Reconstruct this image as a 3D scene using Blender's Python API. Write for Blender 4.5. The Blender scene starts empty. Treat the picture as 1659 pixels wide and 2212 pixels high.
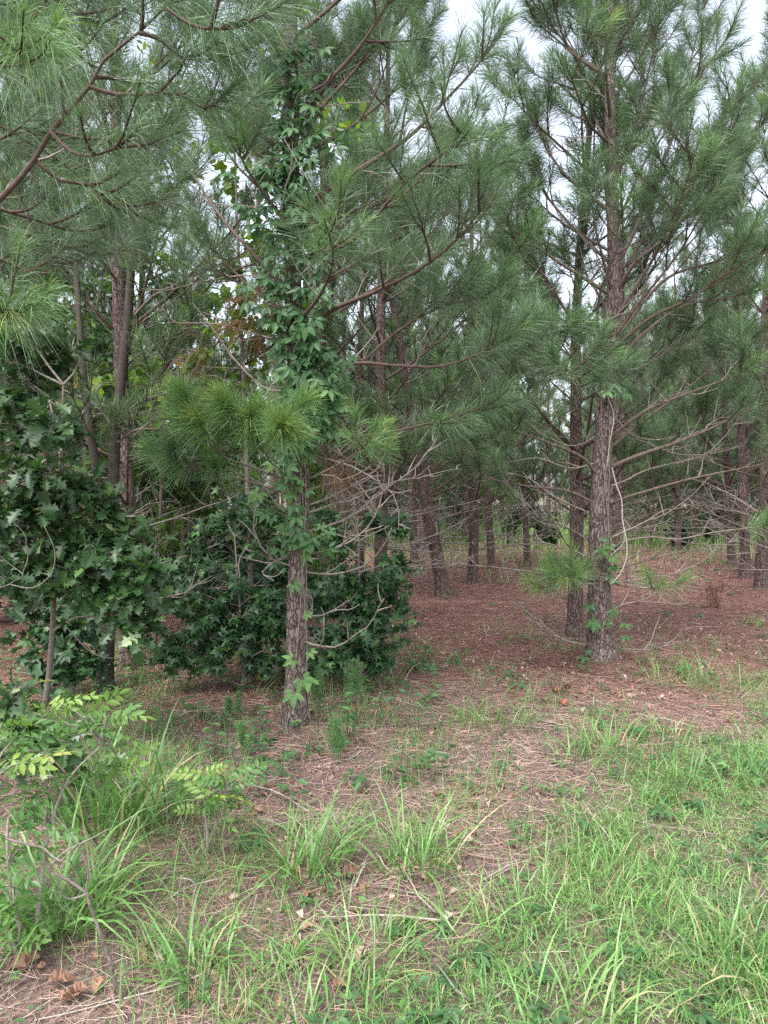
import bpy, math, random
import numpy as np
from mathutils import Vector

R = math.radians
rs = np.random.default_rng(11)
random.seed(5)
sc = bpy.context.scene

# ------------------------------------------------------------------ camera, sky, sun, exposure
FOC, CX, CY, HORIZON, EYE = 1598.0, 829.5, 1106.0, 1063.0, 1.6
PITCH = math.atan((CY - HORIZON) / FOC)
cam_d = bpy.data.cameras.new("camera")
cam_d.sensor_fit = 'VERTICAL'
cam_d.sensor_height = 34.6
cam_d.lens = 25.0
cam_d.clip_start = 0.05
cam_d.clip_end = 900
cam = bpy.data.objects.new("camera", cam_d)
sc.collection.objects.link(cam)
cam.location = (0, 0, EYE)
cam.rotation_euler = (math.pi / 2 - PITCH, 0, 0)
sc.camera = cam

SUN_EL, SUN_AZ = R(58), R(205)          # azimuth clockwise from +Y: behind the camera, a little left
w = bpy.data.worlds.new("World")
sc.world = w
w.use_nodes = True
nt = w.node_tree
for n in list(nt.nodes):
    nt.nodes.remove(n)
sky = nt.nodes.new('ShaderNodeTexSky')
sky.sky_type = 'NISHITA'
sky.sun_disc = False
sky.sun_elevation = SUN_EL
sky.sun_rotation = SUN_AZ
sky.dust_density = 3.0
hsv = nt.nodes.new('ShaderNodeHueSaturation')
hsv.inputs['Saturation'].default_value = 0.42
hsv.inputs['Value'].default_value = 1.0
bg = nt.nodes.new('ShaderNodeBackground')
bg.inputs['Strength'].default_value = 0.15
wo = nt.nodes.new('ShaderNodeOutputWorld')
nt.links.new(sky.outputs[0], hsv.inputs['Color'])
nt.links.new(hsv.outputs[0], bg.inputs['Color'])
nt.links.new(bg.outputs[0], wo.inputs['Surface'])

sun_d = bpy.data.lights.new("sun", 'SUN')
sun_d.energy = 1.0
sun_d.angle = R(25)
sun_d.color = (1.0, 0.975, 0.95)
sun = bpy.data.objects.new("sun", sun_d)
sc.collection.objects.link(sun)
to_sun = Vector((math.sin(SUN_AZ) * math.cos(SUN_EL), math.cos(SUN_AZ) * math.cos(SUN_EL), math.sin(SUN_EL)))
sun.rotation_euler = to_sun.to_track_quat('Z', 'Y').to_euler()

sc.view_settings.view_transform = 'Standard'
sc.view_settings.look = 'None'
sc.view_settings.gamma = 1.0
sc.view_settings.exposure = 1.85
sc.view_settings.use_curve_mapping = False
cy = sc.cycles
cy.use_denoising = False
cy.max_bounces = 6
cy.diffuse_bounces = 4
cy.glossy_bounces = 2
cy.transmission_bounces = 4
cy.transparent_max_bounces = 4
cy.sample_clamp_indirect = 4.0

# ------------------------------------------------------------------ numbers and places
def gh(x, y):
    x = np.asarray(x, float); y = np.asarray(y, float)
    return (0.018 * np.sin(1.7 * x + 0.6) * np.cos(1.3 * y) + 0.012 * np.sin(3.9 * x - 2.1 * y) + 0.03 * np.sin(0.45 * x + 0.3 * y)
            + 0.055 * np.exp(-((x + 0.6) ** 2 + (y - 4.95) ** 2) / 0.09) + 0.07 * np.exp(-((x - 2.03) ** 2 + (y - 6.93) ** 2) / 0.16))

def ray(dx, dy):
    x = (dx - CX) / FOC
    z = -(dy - CY) / FOC
    c, s = math.cos(PITCH), math.sin(PITCH)
    return np.array([x, c + z * s, -s + z * c])

def at(dx, dy, Y):
    d = ray(dx, dy)
    return np.array([0, 0, EYE]) + d * (Y / d[1])

def ground(dx, dy):
    d = ray(dx, dy)
    t = -EYE / d[2]
    p = np.array([0, 0, EYE]) + d * t
    p[2] = float(gh(p[0], p[1]))
    return p

def project(P):
    P = np.asarray(P, float)
    c, s = math.cos(PITCH), math.sin(PITCH)
    y = P[..., 1]; z = P[..., 2] - EYE
    dep = y * c - z * s
    up = y * s + z * c
    return CX + FOC * P[..., 0] / dep, CY - FOC * up / dep

def nrm(a):
    return a / np.maximum(np.linalg.norm(a, axis=-1, keepdims=True), 1e-9)

# ------------------------------------------------------------------ mesh builder
class MB:
    def __init__(self):
        self.v = []; self.q = []; self.t = []; self.tint = []; self.qm = []; self.tm = []; self.n = 0
    def add(self, V, quads=None, tris=None, tint=0.5, mat=0):
        V = np.asarray(V, float).reshape(-1, 3)
        self.v.append(V)
        self.tint.append(np.broadcast_to(np.asarray(tint, float), (len(V),)))
        if quads is not None and len(quads):
            quads = np.asarray(quads, int).reshape(-1, 4); self.q.append(quads + self.n); self.qm.append(np.full(len(quads), mat))
        if tris is not None and len(tris):
            tris = np.asarray(tris, int).reshape(-1, 3); self.t.append(tris + self.n); self.tm.append(np.full(len(tris), mat))
        self.n += len(V)
    def mesh(self, name, mats, smooth=True):
        me = bpy.data.meshes.new(name)
        V = np.concatenate(self.v) if self.v else np.zeros((0, 3))
        q = np.concatenate(self.q) if self.q else np.zeros((0, 4), int)
        t = np.concatenate(self.t) if self.t else np.zeros((0, 3), int)
        me.vertices.add(len(V))
        me.vertices.foreach_set("co", V.astype(np.float32).ravel())
        loops = np.concatenate([q.ravel(), t.ravel()]).astype(np.int32)
        me.loops.add(len(loops))
        me.loops.foreach_set("vertex_index", loops)
        np_ = len(q) + len(t)
        me.polygons.add(np_)
        st = np.concatenate([np.arange(len(q)) * 4, len(q) * 4 + np.arange(len(t)) * 3]).astype(np.int32)
        me.polygons.foreach_set("loop_start", st)
        if self.qm or self.tm:
            me.polygons.foreach_set("material_index", np.concatenate(self.qm + self.tm).astype(np.int32))
        me.polygons.foreach_set("use_smooth", np.full(np_, smooth))
        a = me.attributes.new("tint", 'FLOAT', 'POINT')
        a.data.foreach_set("value", np.concatenate(self.tint).astype(np.float32))
        for m in (mats if isinstance(mats, (list, tuple)) else [mats]):
            me.materials.append(m)
        me.update(calc_edges=True)
        return me
    def build(self, name, mats, parent=None, smooth=True):
        o = bpy.data.objects.new(name, self.mesh(name, mats, smooth))
        sc.collection.objects.link(o)
        if parent is not None:
            o.parent = parent
        return o

def thing(name, label, cat, loc=(0, 0, 0), group=None):
    o = bpy.data.objects.new(name, None)
    o.empty_display_size = 0.1
    sc.collection.objects.link(o)
    o.location = loc
    tag(o, label, cat, group)
    return o

def tag(o, label=None, cat=None, group=None, kind=None):
    if label: o["label"] = label
    if cat: o["category"] = cat
    if group: o["group"] = group
    if kind: o["kind"] = kind
    return o

def put(o, root):
    """the mesh was made in world places: keep it there under its thing"""
    o.parent = root
    o.location = -root.location
    return o

def frames(path):
    path = np.asarray(path, float)
    T = nrm(np.gradient(path, axis=0))
    ref = np.array([0.31, 0.94, 0.12]) if abs(T[0][2]) > 0.7 else np.array([0, 0.05, 1.0])
    n1 = nrm(np.cross(T, ref))
    n2 = np.cross(T, n1)
    return T, n1, n2

def tube(mb, path, rad, sides=6, tint=0.5, mat=0, rough=0.0, cap=True):
    path = np.asarray(path, float); k = len(path)
    rad = np.broadcast_to(np.asarray(rad, float), (k,))
    T, n1, n2 = frames(path)
    a = np.arange(sides) * 2 * math.pi / sides
    rr = rad[:, None] * (1 + (rough * rs.normal(size=(k, sides)) if rough else 0))
    V = path[:, None, :] + rr[..., None] * (np.cos(a)[None, :, None] * n1[:, None, :] + np.sin(a)[None, :, None] * n2[:, None, :])
    i = np.arange(k - 1)[:, None] * sides; j = np.arange(sides)[None, :]; j2 = (j + 1) % sides
    q = np.stack([i + j, i + j2, i + sides + j2, i + sides + j], -1).reshape(-1, 4)
    tr = None
    V = V.reshape(-1, 3)
    if cap:
        V = np.vstack([V, path[-1] + T[-1] * rad[-1] * 0.5])
        b = (k - 1) * sides
        tr = [[b + m, b + (m + 1) % sides, k * sides] for m in range(sides)]
    mb.add(V, q, tr, tint, mat)

def spline(pts, step):
    """catmull-rom through the points, about one sample every step metres"""
    P = np.asarray(pts, float)
    if len(P) == 2:
        n = max(2, int(np.linalg.norm(P[1] - P[0]) / step) + 1)
        return P[0] + (P[1] - P[0]) * np.linspace(0, 1, n)[:, None]
    E = np.vstack([2 * P[0] - P[1], P, 2 * P[-1] - P[-2]])
    out = []
    for i in range(1, len(E) - 2):
        p0, p1, p2, p3 = E[i - 1:i + 3]
        n = max(2, int(np.linalg.norm(p2 - p1) / step))
        t = (np.arange(n) / n)[:, None]
        out.append(0.5 * (2 * p1 + (p2 - p0) * t + (2 * p0 - 5 * p1 + 4 * p2 - p3) * t ** 2 + (3 * p1 - p0 - 3 * p2 + p3) * t ** 3))
    out.append(P[-1:])
    return np.vstack(out)

# ------------------------------------------------------------------ materials
def new_mat(name):
    m = bpy.data.materials.new(name)
    m.use_nodes = True
    t = m.node_tree
    for n in list(t.nodes):
        t.nodes.remove(n)
    out = t.nodes.new('ShaderNodeOutputMaterial')
    return m, t, out

def ramp(t, stops, src=None, interp='LINEAR'):
    r = t.nodes.new('ShaderNodeValToRGB')
    r.color_ramp.interpolation = interp
    e = r.color_ramp.elements
    while len(e) < len(stops):
        e.new(0.5)
    for el, (p, c) in zip(e, stops):
        el.position = p
        el.color = (*c, 1)
    if src is not None:
        t.links.new(src, r.inputs[0])
    return r

def leaf_mat(name, stops, rough=0.45, trans=0.35, spec=0.4, boost=(1.5, 1.6, 0.7), noise=0.0):
    m, t, out = new_mat(name)
    at_ = t.nodes.new('ShaderNodeAttribute'); at_.attribute_name = "tint"
    r = ramp(t, stops, at_.outputs['Fac'])
    pb = t.nodes.new('ShaderNodeBsdfPrincipled')
    pb.inputs['Roughness'].default_value = rough
    pb.inputs['Specular IOR Level'].default_value = spec
    t.links.new(r.outputs[0], pb.inputs['Base Color'])
    tr = t.nodes.new('ShaderNodeBsdfTranslucent')
    mul = t.nodes.new('ShaderNodeMix'); mul.data_type = 'RGBA'; mul.blend_type = 'MULTIPLY'; mul.inputs[0].default_value = 1
    t.links.new(r.outputs[0], mul.inputs[6]); mul.inputs[7].default_value = (*boost, 1)
    t.links.new(mul.outputs[2], tr.inputs['Color'])
    mx = t.nodes.new('ShaderNodeMixShader'); mx.inputs[0].default_value = trans
    t.links.new(pb.outputs[0], mx.inputs[1]); t.links.new(tr.outputs[0], mx.inputs[2])
    t.links.new(mx.outputs[0], out.inputs['Surface'])
    return m

def bark_mat(name, crev, plate, plate2, scale=38, stretch=0.36, bump=1.0, edge=0.2):
    m, t, out = new_mat(name)
    tc = t.nodes.new('ShaderNodeTexCoord')
    mp = t.nodes.new('ShaderNodeMapping'); mp.inputs['Scale'].default_value = (1, 1, stretch)
    t.links.new(tc.outputs['Object'], mp.inputs[0])
    nz = t.nodes.new('ShaderNodeTexNoise'); nz.inputs['Scale'].default_value = 14; nz.inputs['Detail'].default_value = 4
    t.links.new(mp.outputs[0], nz.inputs['Vector'])
    add = t.nodes.new('ShaderNodeVectorMath'); add.operation = 'MULTIPLY_ADD'
    t.links.new(nz.outputs['Color'], add.inputs[0]); add.inputs[1].default_value = (0.085, 0.085, 0.085)
    t.links.new(mp.outputs[0], add.inputs[2])
    vo = t.nodes.new('ShaderNodeTexVoronoi'); vo.feature = 'DISTANCE_TO_EDGE'; vo.inputs['Scale'].default_value = scale
    t.links.new(add.outputs[0], vo.inputs['Vector'])
    vo2 = t.nodes.new('ShaderNodeTexVoronoi'); vo2.feature = 'DISTANCE_TO_EDGE'; vo2.inputs['Scale'].default_value = scale * 2.3
    t.links.new(add.outputs[0], vo2.inputs['Vector'])
    n2 = t.nodes.new('ShaderNodeTexNoise'); n2.inputs['Scale'].default_value = 75; n2.inputs['Detail'].default_value = 6; n2.inputs['Roughness'].default_value = 0.7
    t.links.new(add.outputs[0], n2.inputs['Vector'])
    n3 = t.nodes.new('ShaderNodeTexNoise'); n3.inputs['Scale'].default_value = 9; n3.inputs['Detail'].default_value = 3
    t.links.new(mp.outputs[0], n3.inputs['Vector'])
    vc = t.nodes.new('ShaderNodeTexVoronoi'); vc.inputs['Scale'].default_value = scale
    t.links.new(add.outputs[0], vc.inputs['Vector'])
    sp_ = t.nodes.new('ShaderNodeSeparateColor'); t.links.new(vc.outputs['Color'], sp_.inputs[0])
    tone_ = t.nodes.new('ShaderNodeMath'); tone_.operation = 'MULTIPLY_ADD'; tone_.inputs[1].default_value = 0.35
    t.links.new(sp_.outputs[0], tone_.inputs[0]); t.links.new(n2.outputs['Fac'], tone_.inputs[2])
    rp = ramp(t, [(0.4, plate), (0.95, plate2)], tone_.outputs[0])
    e1 = t.nodes.new('ShaderNodeMath'); e1.operation = 'MULTIPLY_ADD'; e1.inputs[1].default_value = 0.22
    t.links.new(n3.outputs['Fac'], e1.inputs[0]); t.links.new(vo.outputs['Distance'], e1.inputs[2])
    e2 = t.nodes.new('ShaderNodeMath'); e2.operation = 'MULTIPLY_ADD'; e2.inputs[1].default_value = 0.45
    t.links.new(vo2.outputs['Distance'], e2.inputs[0]); t.links.new(e1.outputs[0], e2.inputs[2])
    rv = ramp(t, [(0.10, (0, 0, 0)), (0.12 + edge, (1, 1, 1))], e2.outputs[0])
    mix = t.nodes.new('ShaderNodeMix'); mix.data_type = 'RGBA'
    t.links.new(rv.outputs[0], mix.inputs[0]); mix.inputs[6].default_value = (*crev, 1); t.links.new(rp.outputs[0], mix.inputs[7])
    pb = t.nodes.new('ShaderNodeBsdfPrincipled'); pb.inputs['Roughness'].default_value = 0.85; pb.inputs['Specular IOR Level'].default_value = 0.2
    t.links.new(mix.outputs[2], pb.inputs['Base Color'])
    ad = t.nodes.new('ShaderNodeMath'); ad.operation = 'MULTIPLY_ADD'; ad.inputs[1].default_value = 0.4
    t.links.new(n2.outputs['Fac'], ad.inputs[0]); t.links.new(rv.outputs[0], ad.inputs[2])
    bp = t.nodes.new('ShaderNodeBump'); bp.inputs['Strength'].default_value = bump; bp.inputs['Distance'].default_value = 0.012
    t.links.new(ad.outputs[0], bp.inputs['Height']); t.links.new(bp.outputs[0], pb.inputs['Normal'])
    t.links.new(pb.outputs[0], out.inputs['Surface'])
    return m

def wood_mat(name, stops, scale=40):
    m, t, out = new_mat(name)
    tc = t.nodes.new('ShaderNodeTexCoord')
    nz = t.nodes.new('ShaderNodeTexNoise'); nz.inputs['Scale'].default_value = scale; nz.inputs['Detail'].default_value = 4
    t.links.new(tc.outputs['Object'], nz.inputs['Vector'])
    at_ = t.nodes.new('ShaderNodeAttribute'); at_.attribute_name = "tint"
    ad = t.nodes.new('ShaderNodeMath'); ad.operation = 'MULTIPLY_ADD'; ad.inputs[1].default_value = 0.7
    t.links.new(nz.outputs['Fac'], ad.inputs[0])
    sb = t.nodes.new('ShaderNodeMath'); sb.operation = 'SUBTRACT'; sb.inputs[1].default_value = 0.35
    t.links.new(at_.outputs['Fac'], sb.inputs[0]); t.links.new(sb.outputs[0], ad.inputs[2])
    r = ramp(t, stops, ad.outputs[0])
    pb = t.nodes.new('ShaderNodeBsdfPrincipled'); pb.inputs['Roughness'].default_value = 0.8; pb.inputs['Specular IOR Level'].default_value = 0.25
    t.links.new(r.outputs[0], pb.inputs['Base Color'])
    bp = t.nodes.new('ShaderNodeBump'); bp.inputs['Strength'].default_value = 0.5; bp.inputs['Distance'].default_value = 0.004
    t.links.new(nz.outputs['Fac'], bp.inputs['Height']); t.links.new(bp.outputs[0], pb.inputs['Normal'])
    t.links.new(pb.outputs[0], out.inputs['Surface'])
    return m

M = {}
M['bark'] = bark_mat('pine_bark', (0.045, 0.028, 0.025), (0.125, 0.088, 0.077), (0.255, 0.208, 0.19))
M['bark_far'] = bark_mat('pine_bark_reddish', (0.04, 0.024, 0.022), (0.115, 0.073, 0.064), (0.22, 0.168, 0.154), scale=40)
M['grey_bark'] = bark_mat('hardwood_bark', (0.022, 0.018, 0.014), (0.040, 0.034, 0.028), (0.078, 0.068, 0.056), scale=60, stretch=0.3, bump=0.3, edge=0.10)
# tint 0 = dead grey twig, 0.5 = grey brown, 1 = reddish brown live wood
M['wood'] = wood_mat('pine_twig', [(0.05, (0.30, 0.26, 0.235)), (0.4, (0.18, 0.145, 0.125)), (0.7, (0.105, 0.076, 0.064)), (0.95, (0.078, 0.047, 0.038))])
M['grey_wood'] = wood_mat('grey_twig', [(0.1, (0.42, 0.38, 0.34)), (0.6, (0.22, 0.19, 0.165)), (0.9, (0.10, 0.08, 0.065))], 60)
M['needle'] = leaf_mat('pine_needle', [(0.0, (0.078, 0.116, 0.076)), (0.35, (0.112, 0.172, 0.098)), (0.6, (0.132, 0.228, 0.095)), (0.8, (0.165, 0.30, 0.10)), (0.9, (0.30, 0.32, 0.10)), (0.96, (0.19, 0.10, 0.06))], rough=0.38, trans=0.25, spec=0.55, boost=(1.2, 1.35, 0.8))
M['oak_leaf'] = leaf_mat('oak_leaf', [(0.0, (0.022, 0.050, 0.021)), (0.5, (0.048, 0.105, 0.034)), (0.8, (0.12, 0.21, 0.07)), (0.92, (0.33, 0.40, 0.22)), (0.97, (0.28, 0.13, 0.05))], rough=0.34, trans=0.28, spec=0.45)
M['gum_leaf'] = leaf_mat('sweetgum_leaf', [(0.0, (0.020, 0.046, 0.022)), (0.5, (0.040, 0.092, 0.038)), (0.9, (0.10, 0.21, 0.065)), (0.97, (0.3, 0.2, 0.05))], rough=0.4, trans=0.28)
M['tulip_leaf'] = leaf_mat('poplar_leaf', [(0.0, (0.05, 0.11, 0.025)), (0.5, (0.10, 0.19, 0.03)), (0.9, (0.23, 0.33, 0.05)), (0.97, (0.4, 0.18, 0.04))], rough=0.45, trans=0.5)
M['creeper_leaf'] = leaf_mat('creeper_leaf', [(0.0, (0.034, 0.082, 0.036)), (0.6, (0.070, 0.160, 0.058)), (0.9, (0.135, 0.26, 0.078)), (0.96, (0.34, 0.07, 0.035))], rough=0.45, trans=0.3)
M['sumac_leaf'] = leaf_mat('sumac_leaf', [(0.0, (0.05, 0.115, 0.04)), (0.5, (0.10, 0.205, 0.055)), (0.85, (0.23, 0.34, 0.07)), (0.93, (0.36, 0.33, 0.11)), (0.97, (0.5, 0.14, 0.03))], rough=0.4, trans=0.35)
M['grass'] = leaf_mat('grass_blade', [(0.0, (0.06, 0.12, 0.045)), (0.35, (0.112, 0.235, 0.066)), (0.7, (0.21, 0.39, 0.115)), (0.85, (0.33, 0.36, 0.17)), (0.95, (0.48, 0.36, 0.22))], rough=0.38, trans=0.35, spec=0.5, boost=(1.2, 1.4, 0.8))
M['straw'] = leaf_mat('pine_straw', [(0.0, (0.11, 0.055, 0.045)), (0.4, (0.29, 0.148, 0.122)), (0.7, (0.40, 0.255, 0.20)), (1.0, (0.60, 0.49, 0.42))], rough=0.55, trans=0.1, boost=(1, 1, 1))
M['dry_leaf'] = leaf_mat('dry_leaf', [(0.0, (0.10, 0.055, 0.04)), (0.5, (0.30, 0.17, 0.11)), (0.85, (0.48, 0.38, 0.32)), (0.97, (0.55, 0.12, 0.05))], rough=0.6, trans=0.15, boost=(1.1, 1, 0.9))
M['fennel'] = leaf_mat('fennel_thread', [(0.0, (0.08, 0.17, 0.07)), (1.0, (0.17, 0.31, 0.12))], rough=0.5, trans=0.3)

# ground
gm, t, out = new_mat('forest_floor')
tc = t.nodes.new('ShaderNodeTexCoord')
def noise(scale, detail=5, rough=0.6):
    n = t.nodes.new('ShaderNodeTexNoise'); n.inputs['Scale'].default_value = scale; n.inputs['Detail'].default_value = detail; n.inputs['Roughness'].default_value = rough
    t.links.new(tc.outputs['Object'], n.inputs['Vector'])
    return n
def mixc(a, b, fac):
    m = t.nodes.new('ShaderNodeMix'); m.data_type = 'RGBA'
    t.links.new(fac, m.inputs[0])
    for s, i in ((a, 6), (b, 7)):
        if isinstance(s, tuple): m.inputs[i].default_value = (*s, 1)
        else: t.links.new(s, m.inputs[i])
    return m.outputs[2]
at_ = t.nodes.new('ShaderNodeAttribute'); at_.attribute_name = "tint"       # 0 red straw, 0.5 pale straw and soil, 1 grassy
n1 = noise(55, 8, 0.7); n2 = noise(3.0, 4); n3 = noise(9, 6); n4 = noise(160, 4, 0.7)
red = ramp(t, [(0.3, (0.10, 0.054, 0.047)), (0.5, (0.25, 0.135, 0.115)), (0.72, (0.42, 0.26, 0.23))], n1.outputs['Fac']).outputs[0]
pale = ramp(t, [(0.3, (0.10, 0.066, 0.054)), (0.5, (0.25, 0.175, 0.148)), (0.68, (0.46, 0.37, 0.325))], n1.outputs['Fac']).outputs[0]
grn = ramp(t, [(0.3, (0.095, 0.08, 0.055)), (0.5, (0.23, 0.20, 0.135)), (0.68, (0.42, 0.37, 0.28))], n1.outputs['Fac']).outputs[0]
jit = t.nodes.new('ShaderNodeMath'); jit.operation = 'MULTIPLY_ADD'; jit.inputs[1].default_value = 0.5
t.links.new(n3.outputs['Fac'], jit.inputs[0])
sub = t.nodes.new('ShaderNodeMath'); sub.operation = 'SUBTRACT'; sub.inputs[1].default_value = 0.25
t.links.new(at_.outputs['Fac'], sub.inputs[0]); t.links.new(sub.outputs[0], jit.inputs[2])
f1 = ramp(t, [(0.1, (0, 0, 0)), (0.42, (1, 1, 1))], jit.outputs[0]).outputs[0]
f2 = ramp(t, [(0.58, (0, 0, 0)), (0.92, (1, 1, 1))], jit.outputs[0]).outputs[0]
col = mixc(mixc(red, pale, f1), grn, f2)
pb = t.nodes.new('ShaderNodeBsdfPrincipled'); pb.inputs['Roughness'].default_value = 0.9; pb.inputs['Specular IOR Level'].default_value = 0.15
t.links.new(col, pb.inputs['Base Color'])
bp = t.nodes.new('ShaderNodeBump'); bp.inputs['Strength'].default_value = 0.9; bp.inputs['Distance'].default_value = 0.03
ad = t.nodes.new('ShaderNodeMath'); ad.operation = 'ADD'
t.links.new(n1.outputs['Fac'], ad.inputs[0]); t.links.new(n4.outputs['Fac'], ad.inputs[1])
t.links.new(ad.outputs[0], bp.inputs['Height']); t.links.new(bp.outputs[0], pb.inputs['Normal'])
t.links.new(pb.outputs[0], out.inputs['Surface'])
M['ground'] = gm

# ------------------------------------------------------------------ ground sheet
LAWN_Y = [1430, 1500, 1600, 1700, 1800, 1900, 2000, 2100, 2212, 2600]
LAWN_X = [1800, 1720, 1540, 1330, 1150, 1050, 960, 890, 790, 640]
def wob(x, y):
    return np.sin(2.3 * x + 1.1 * y) * 0.5 + np.sin(5.1 * x - 3.7 * y + 1) * 0.3 + np.sin(9.7 * x + 7.9 * y) * 0.2
def lawn(x, y):
    """1 on the grassy verge, 0 on the straw"""
    P = np.stack([x, np.maximum(y, 0.8), np.zeros_like(x)], -1)
    dx, dy = project(P)
    e = dx - np.interp(dy, LAWN_Y, LAWN_X) + 130 * wob(x, y)
    return np.clip(e / 260 + 0.5, 0, 1) * (dy > 1380)
def axis_steps(a0, a1, s0, far):
    v = [a0]; s = s0
    mid = list(np.arange(a0, a1, s0))
    out_ = []
    x = a1; s = s0
    while x < far:
        out_.append(x); s *= 1.18; x += s
    out_.append(far)
    return mid, out_
mid, hi = axis_steps(-6, 6, 0.12, 260)
xs = np.array([-h for h in hi[::-1]] + mid[1:] + hi)
mid, hi = axis_steps(0.5, 14, 0.12, 300)
ys = np.array([-300, -100, -30, -10, -3, -1, 0] + mid + hi)
GX, GY = np.meshgrid(xs, ys)
near = np.clip(1 - (np.hypot(GX, GY) - 25) / 40, 0, 1)
GZ = gh(GX, GY) * near
mask = np.zeros_like(GX)
fwd = GY > 1.0
lw = lawn(GX, np.maximum(GY, 1.0))
pal = np.clip((7.2 + 0.5 * wob(GX, GY) - GY - 0.9 * np.clip(-GX - 0.2, 0, 2.2)) / 2.2, 0, 1)
mask = np.maximum(0.5 * pal, lw)
mask = np.maximum(mask, np.clip((GY - 19 + 2 * wob(GX * 0.3, GY * 0.3)) / 4, 0, 1))
mask = np.where(fwd, mask, 0.7)
g = MB()
nx, ny = len(xs), len(ys)
i = np.arange(ny - 1)[:, None] * nx; j = np.arange(nx - 1)[None, :]
g.add(np.stack([GX, GY, GZ], -1), np.stack([i + j, i + j + 1, i + nx + j + 1, i + nx + j], -1), None, mask.ravel())
tag(g.build('ground', M['ground']), kind='structure')

# ------------------------------------------------------------------ pines
def needles(mb, shoots, per, width, length, droop, mat=0, spread=1.0):
    """shoots: list of (p0, p1, p2, tint): a curved twig end that carries a brush of needles"""
    if not shoots: return
    P0 = np.array([s[0] for s in shoots]); P1 = np.array([s[1] for s in shoots]); P2 = np.array([s[2] for s in shoots])
    tn = np.array([s[3] for s in shoots])
    k = len(shoots)
    P0, P1, P2 = (np.repeat(a, per, 0) for a in (P0, P1, P2)); tn = np.repeat(tn, per)
    n = k * per
    u = rs.random(n) ** 0.75
    U = u[:, None]
    p = (1 - U) ** 2 * P0 + 2 * U * (1 - U) * P1 + U * U * P2
    T = nrm(2 * (1 - U) * (P1 - P0) + 2 * U * (P2 - P1) + 1e-6)
    a = nrm(np.cross(T, rs.normal(size=(n, 3))))
    phi = np.radians(68 - 46 * u + rs.normal(size=n) * 9) * spread
    D = np.cos(phi)[:, None] * T + np.sin(phi)[:, None] * a
    L = length * (0.72 + 0.4 * rs.random(n)) * (0.8 + 0.2 * (1 - u))
    Ln = L[:, None]
    g_ = np.zeros((n, 3)); g_[:, 2] = -1
    dr = droop * (0.6 + 0.8 * rs.random(n))[:, None]
    m_ = p + D * Ln * 0.52 + g_ * Ln * dr * 0.18
    e_ = p + D * Ln * 0.98 + g_ * Ln * dr * 0.75
    W = nrm(np.cross(D, rs.normal(size=(n, 3)))) * (width / 2)
    V = np.stack([p - W * 0.8, p + W * 0.8, m_ + W, m_ - W, e_], 1).reshape(-1, 3)
    b = np.arange(n)[:, None] * 5
    q = b + np.array([[0, 1, 2, 3]]); tr = b + np.array([[3, 2, 4]])
    tt = np.clip(tn + 0.26 * (u - 0.5) + rs.normal(size=n) * 0.05, 0, 0.86)
    tt = np.where(tn > 0.92, 0.97, tt)
    mb.add(V, q, tr, np.repeat(tt, 5), mat)

def bent(p, d, L, up, n=5, wig=0.06):
    """a twig from p along d, L long, bending up (or down)"""
    out_ = [p]; d = d / np.linalg.norm(d)
    for _ in range(n):
        d = d + np.array([0, 0, up / n]) + rs.normal(size=3) * wig
        d = d / np.linalg.norm(d)
        out_.append(out_[-1] + d * L / n)
    return np.array(out_)

def add_shoot(shoots, path, L, tint):
    """brush on the last L metres of the path"""
    seg = np.linalg.norm(np.diff(path, axis=0), axis=1)
    cum = np.concatenate([[0], np.cumsum(seg)])
    s0 = max(0, cum[-1] - L)
    f = lambda s: np.array([np.interp(s, cum, path[:, i]) for i in range(3)])
    shoots.append((f(s0), f((s0 + cum[-1]) / 2), f(cum[-1]), tint))

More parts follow.
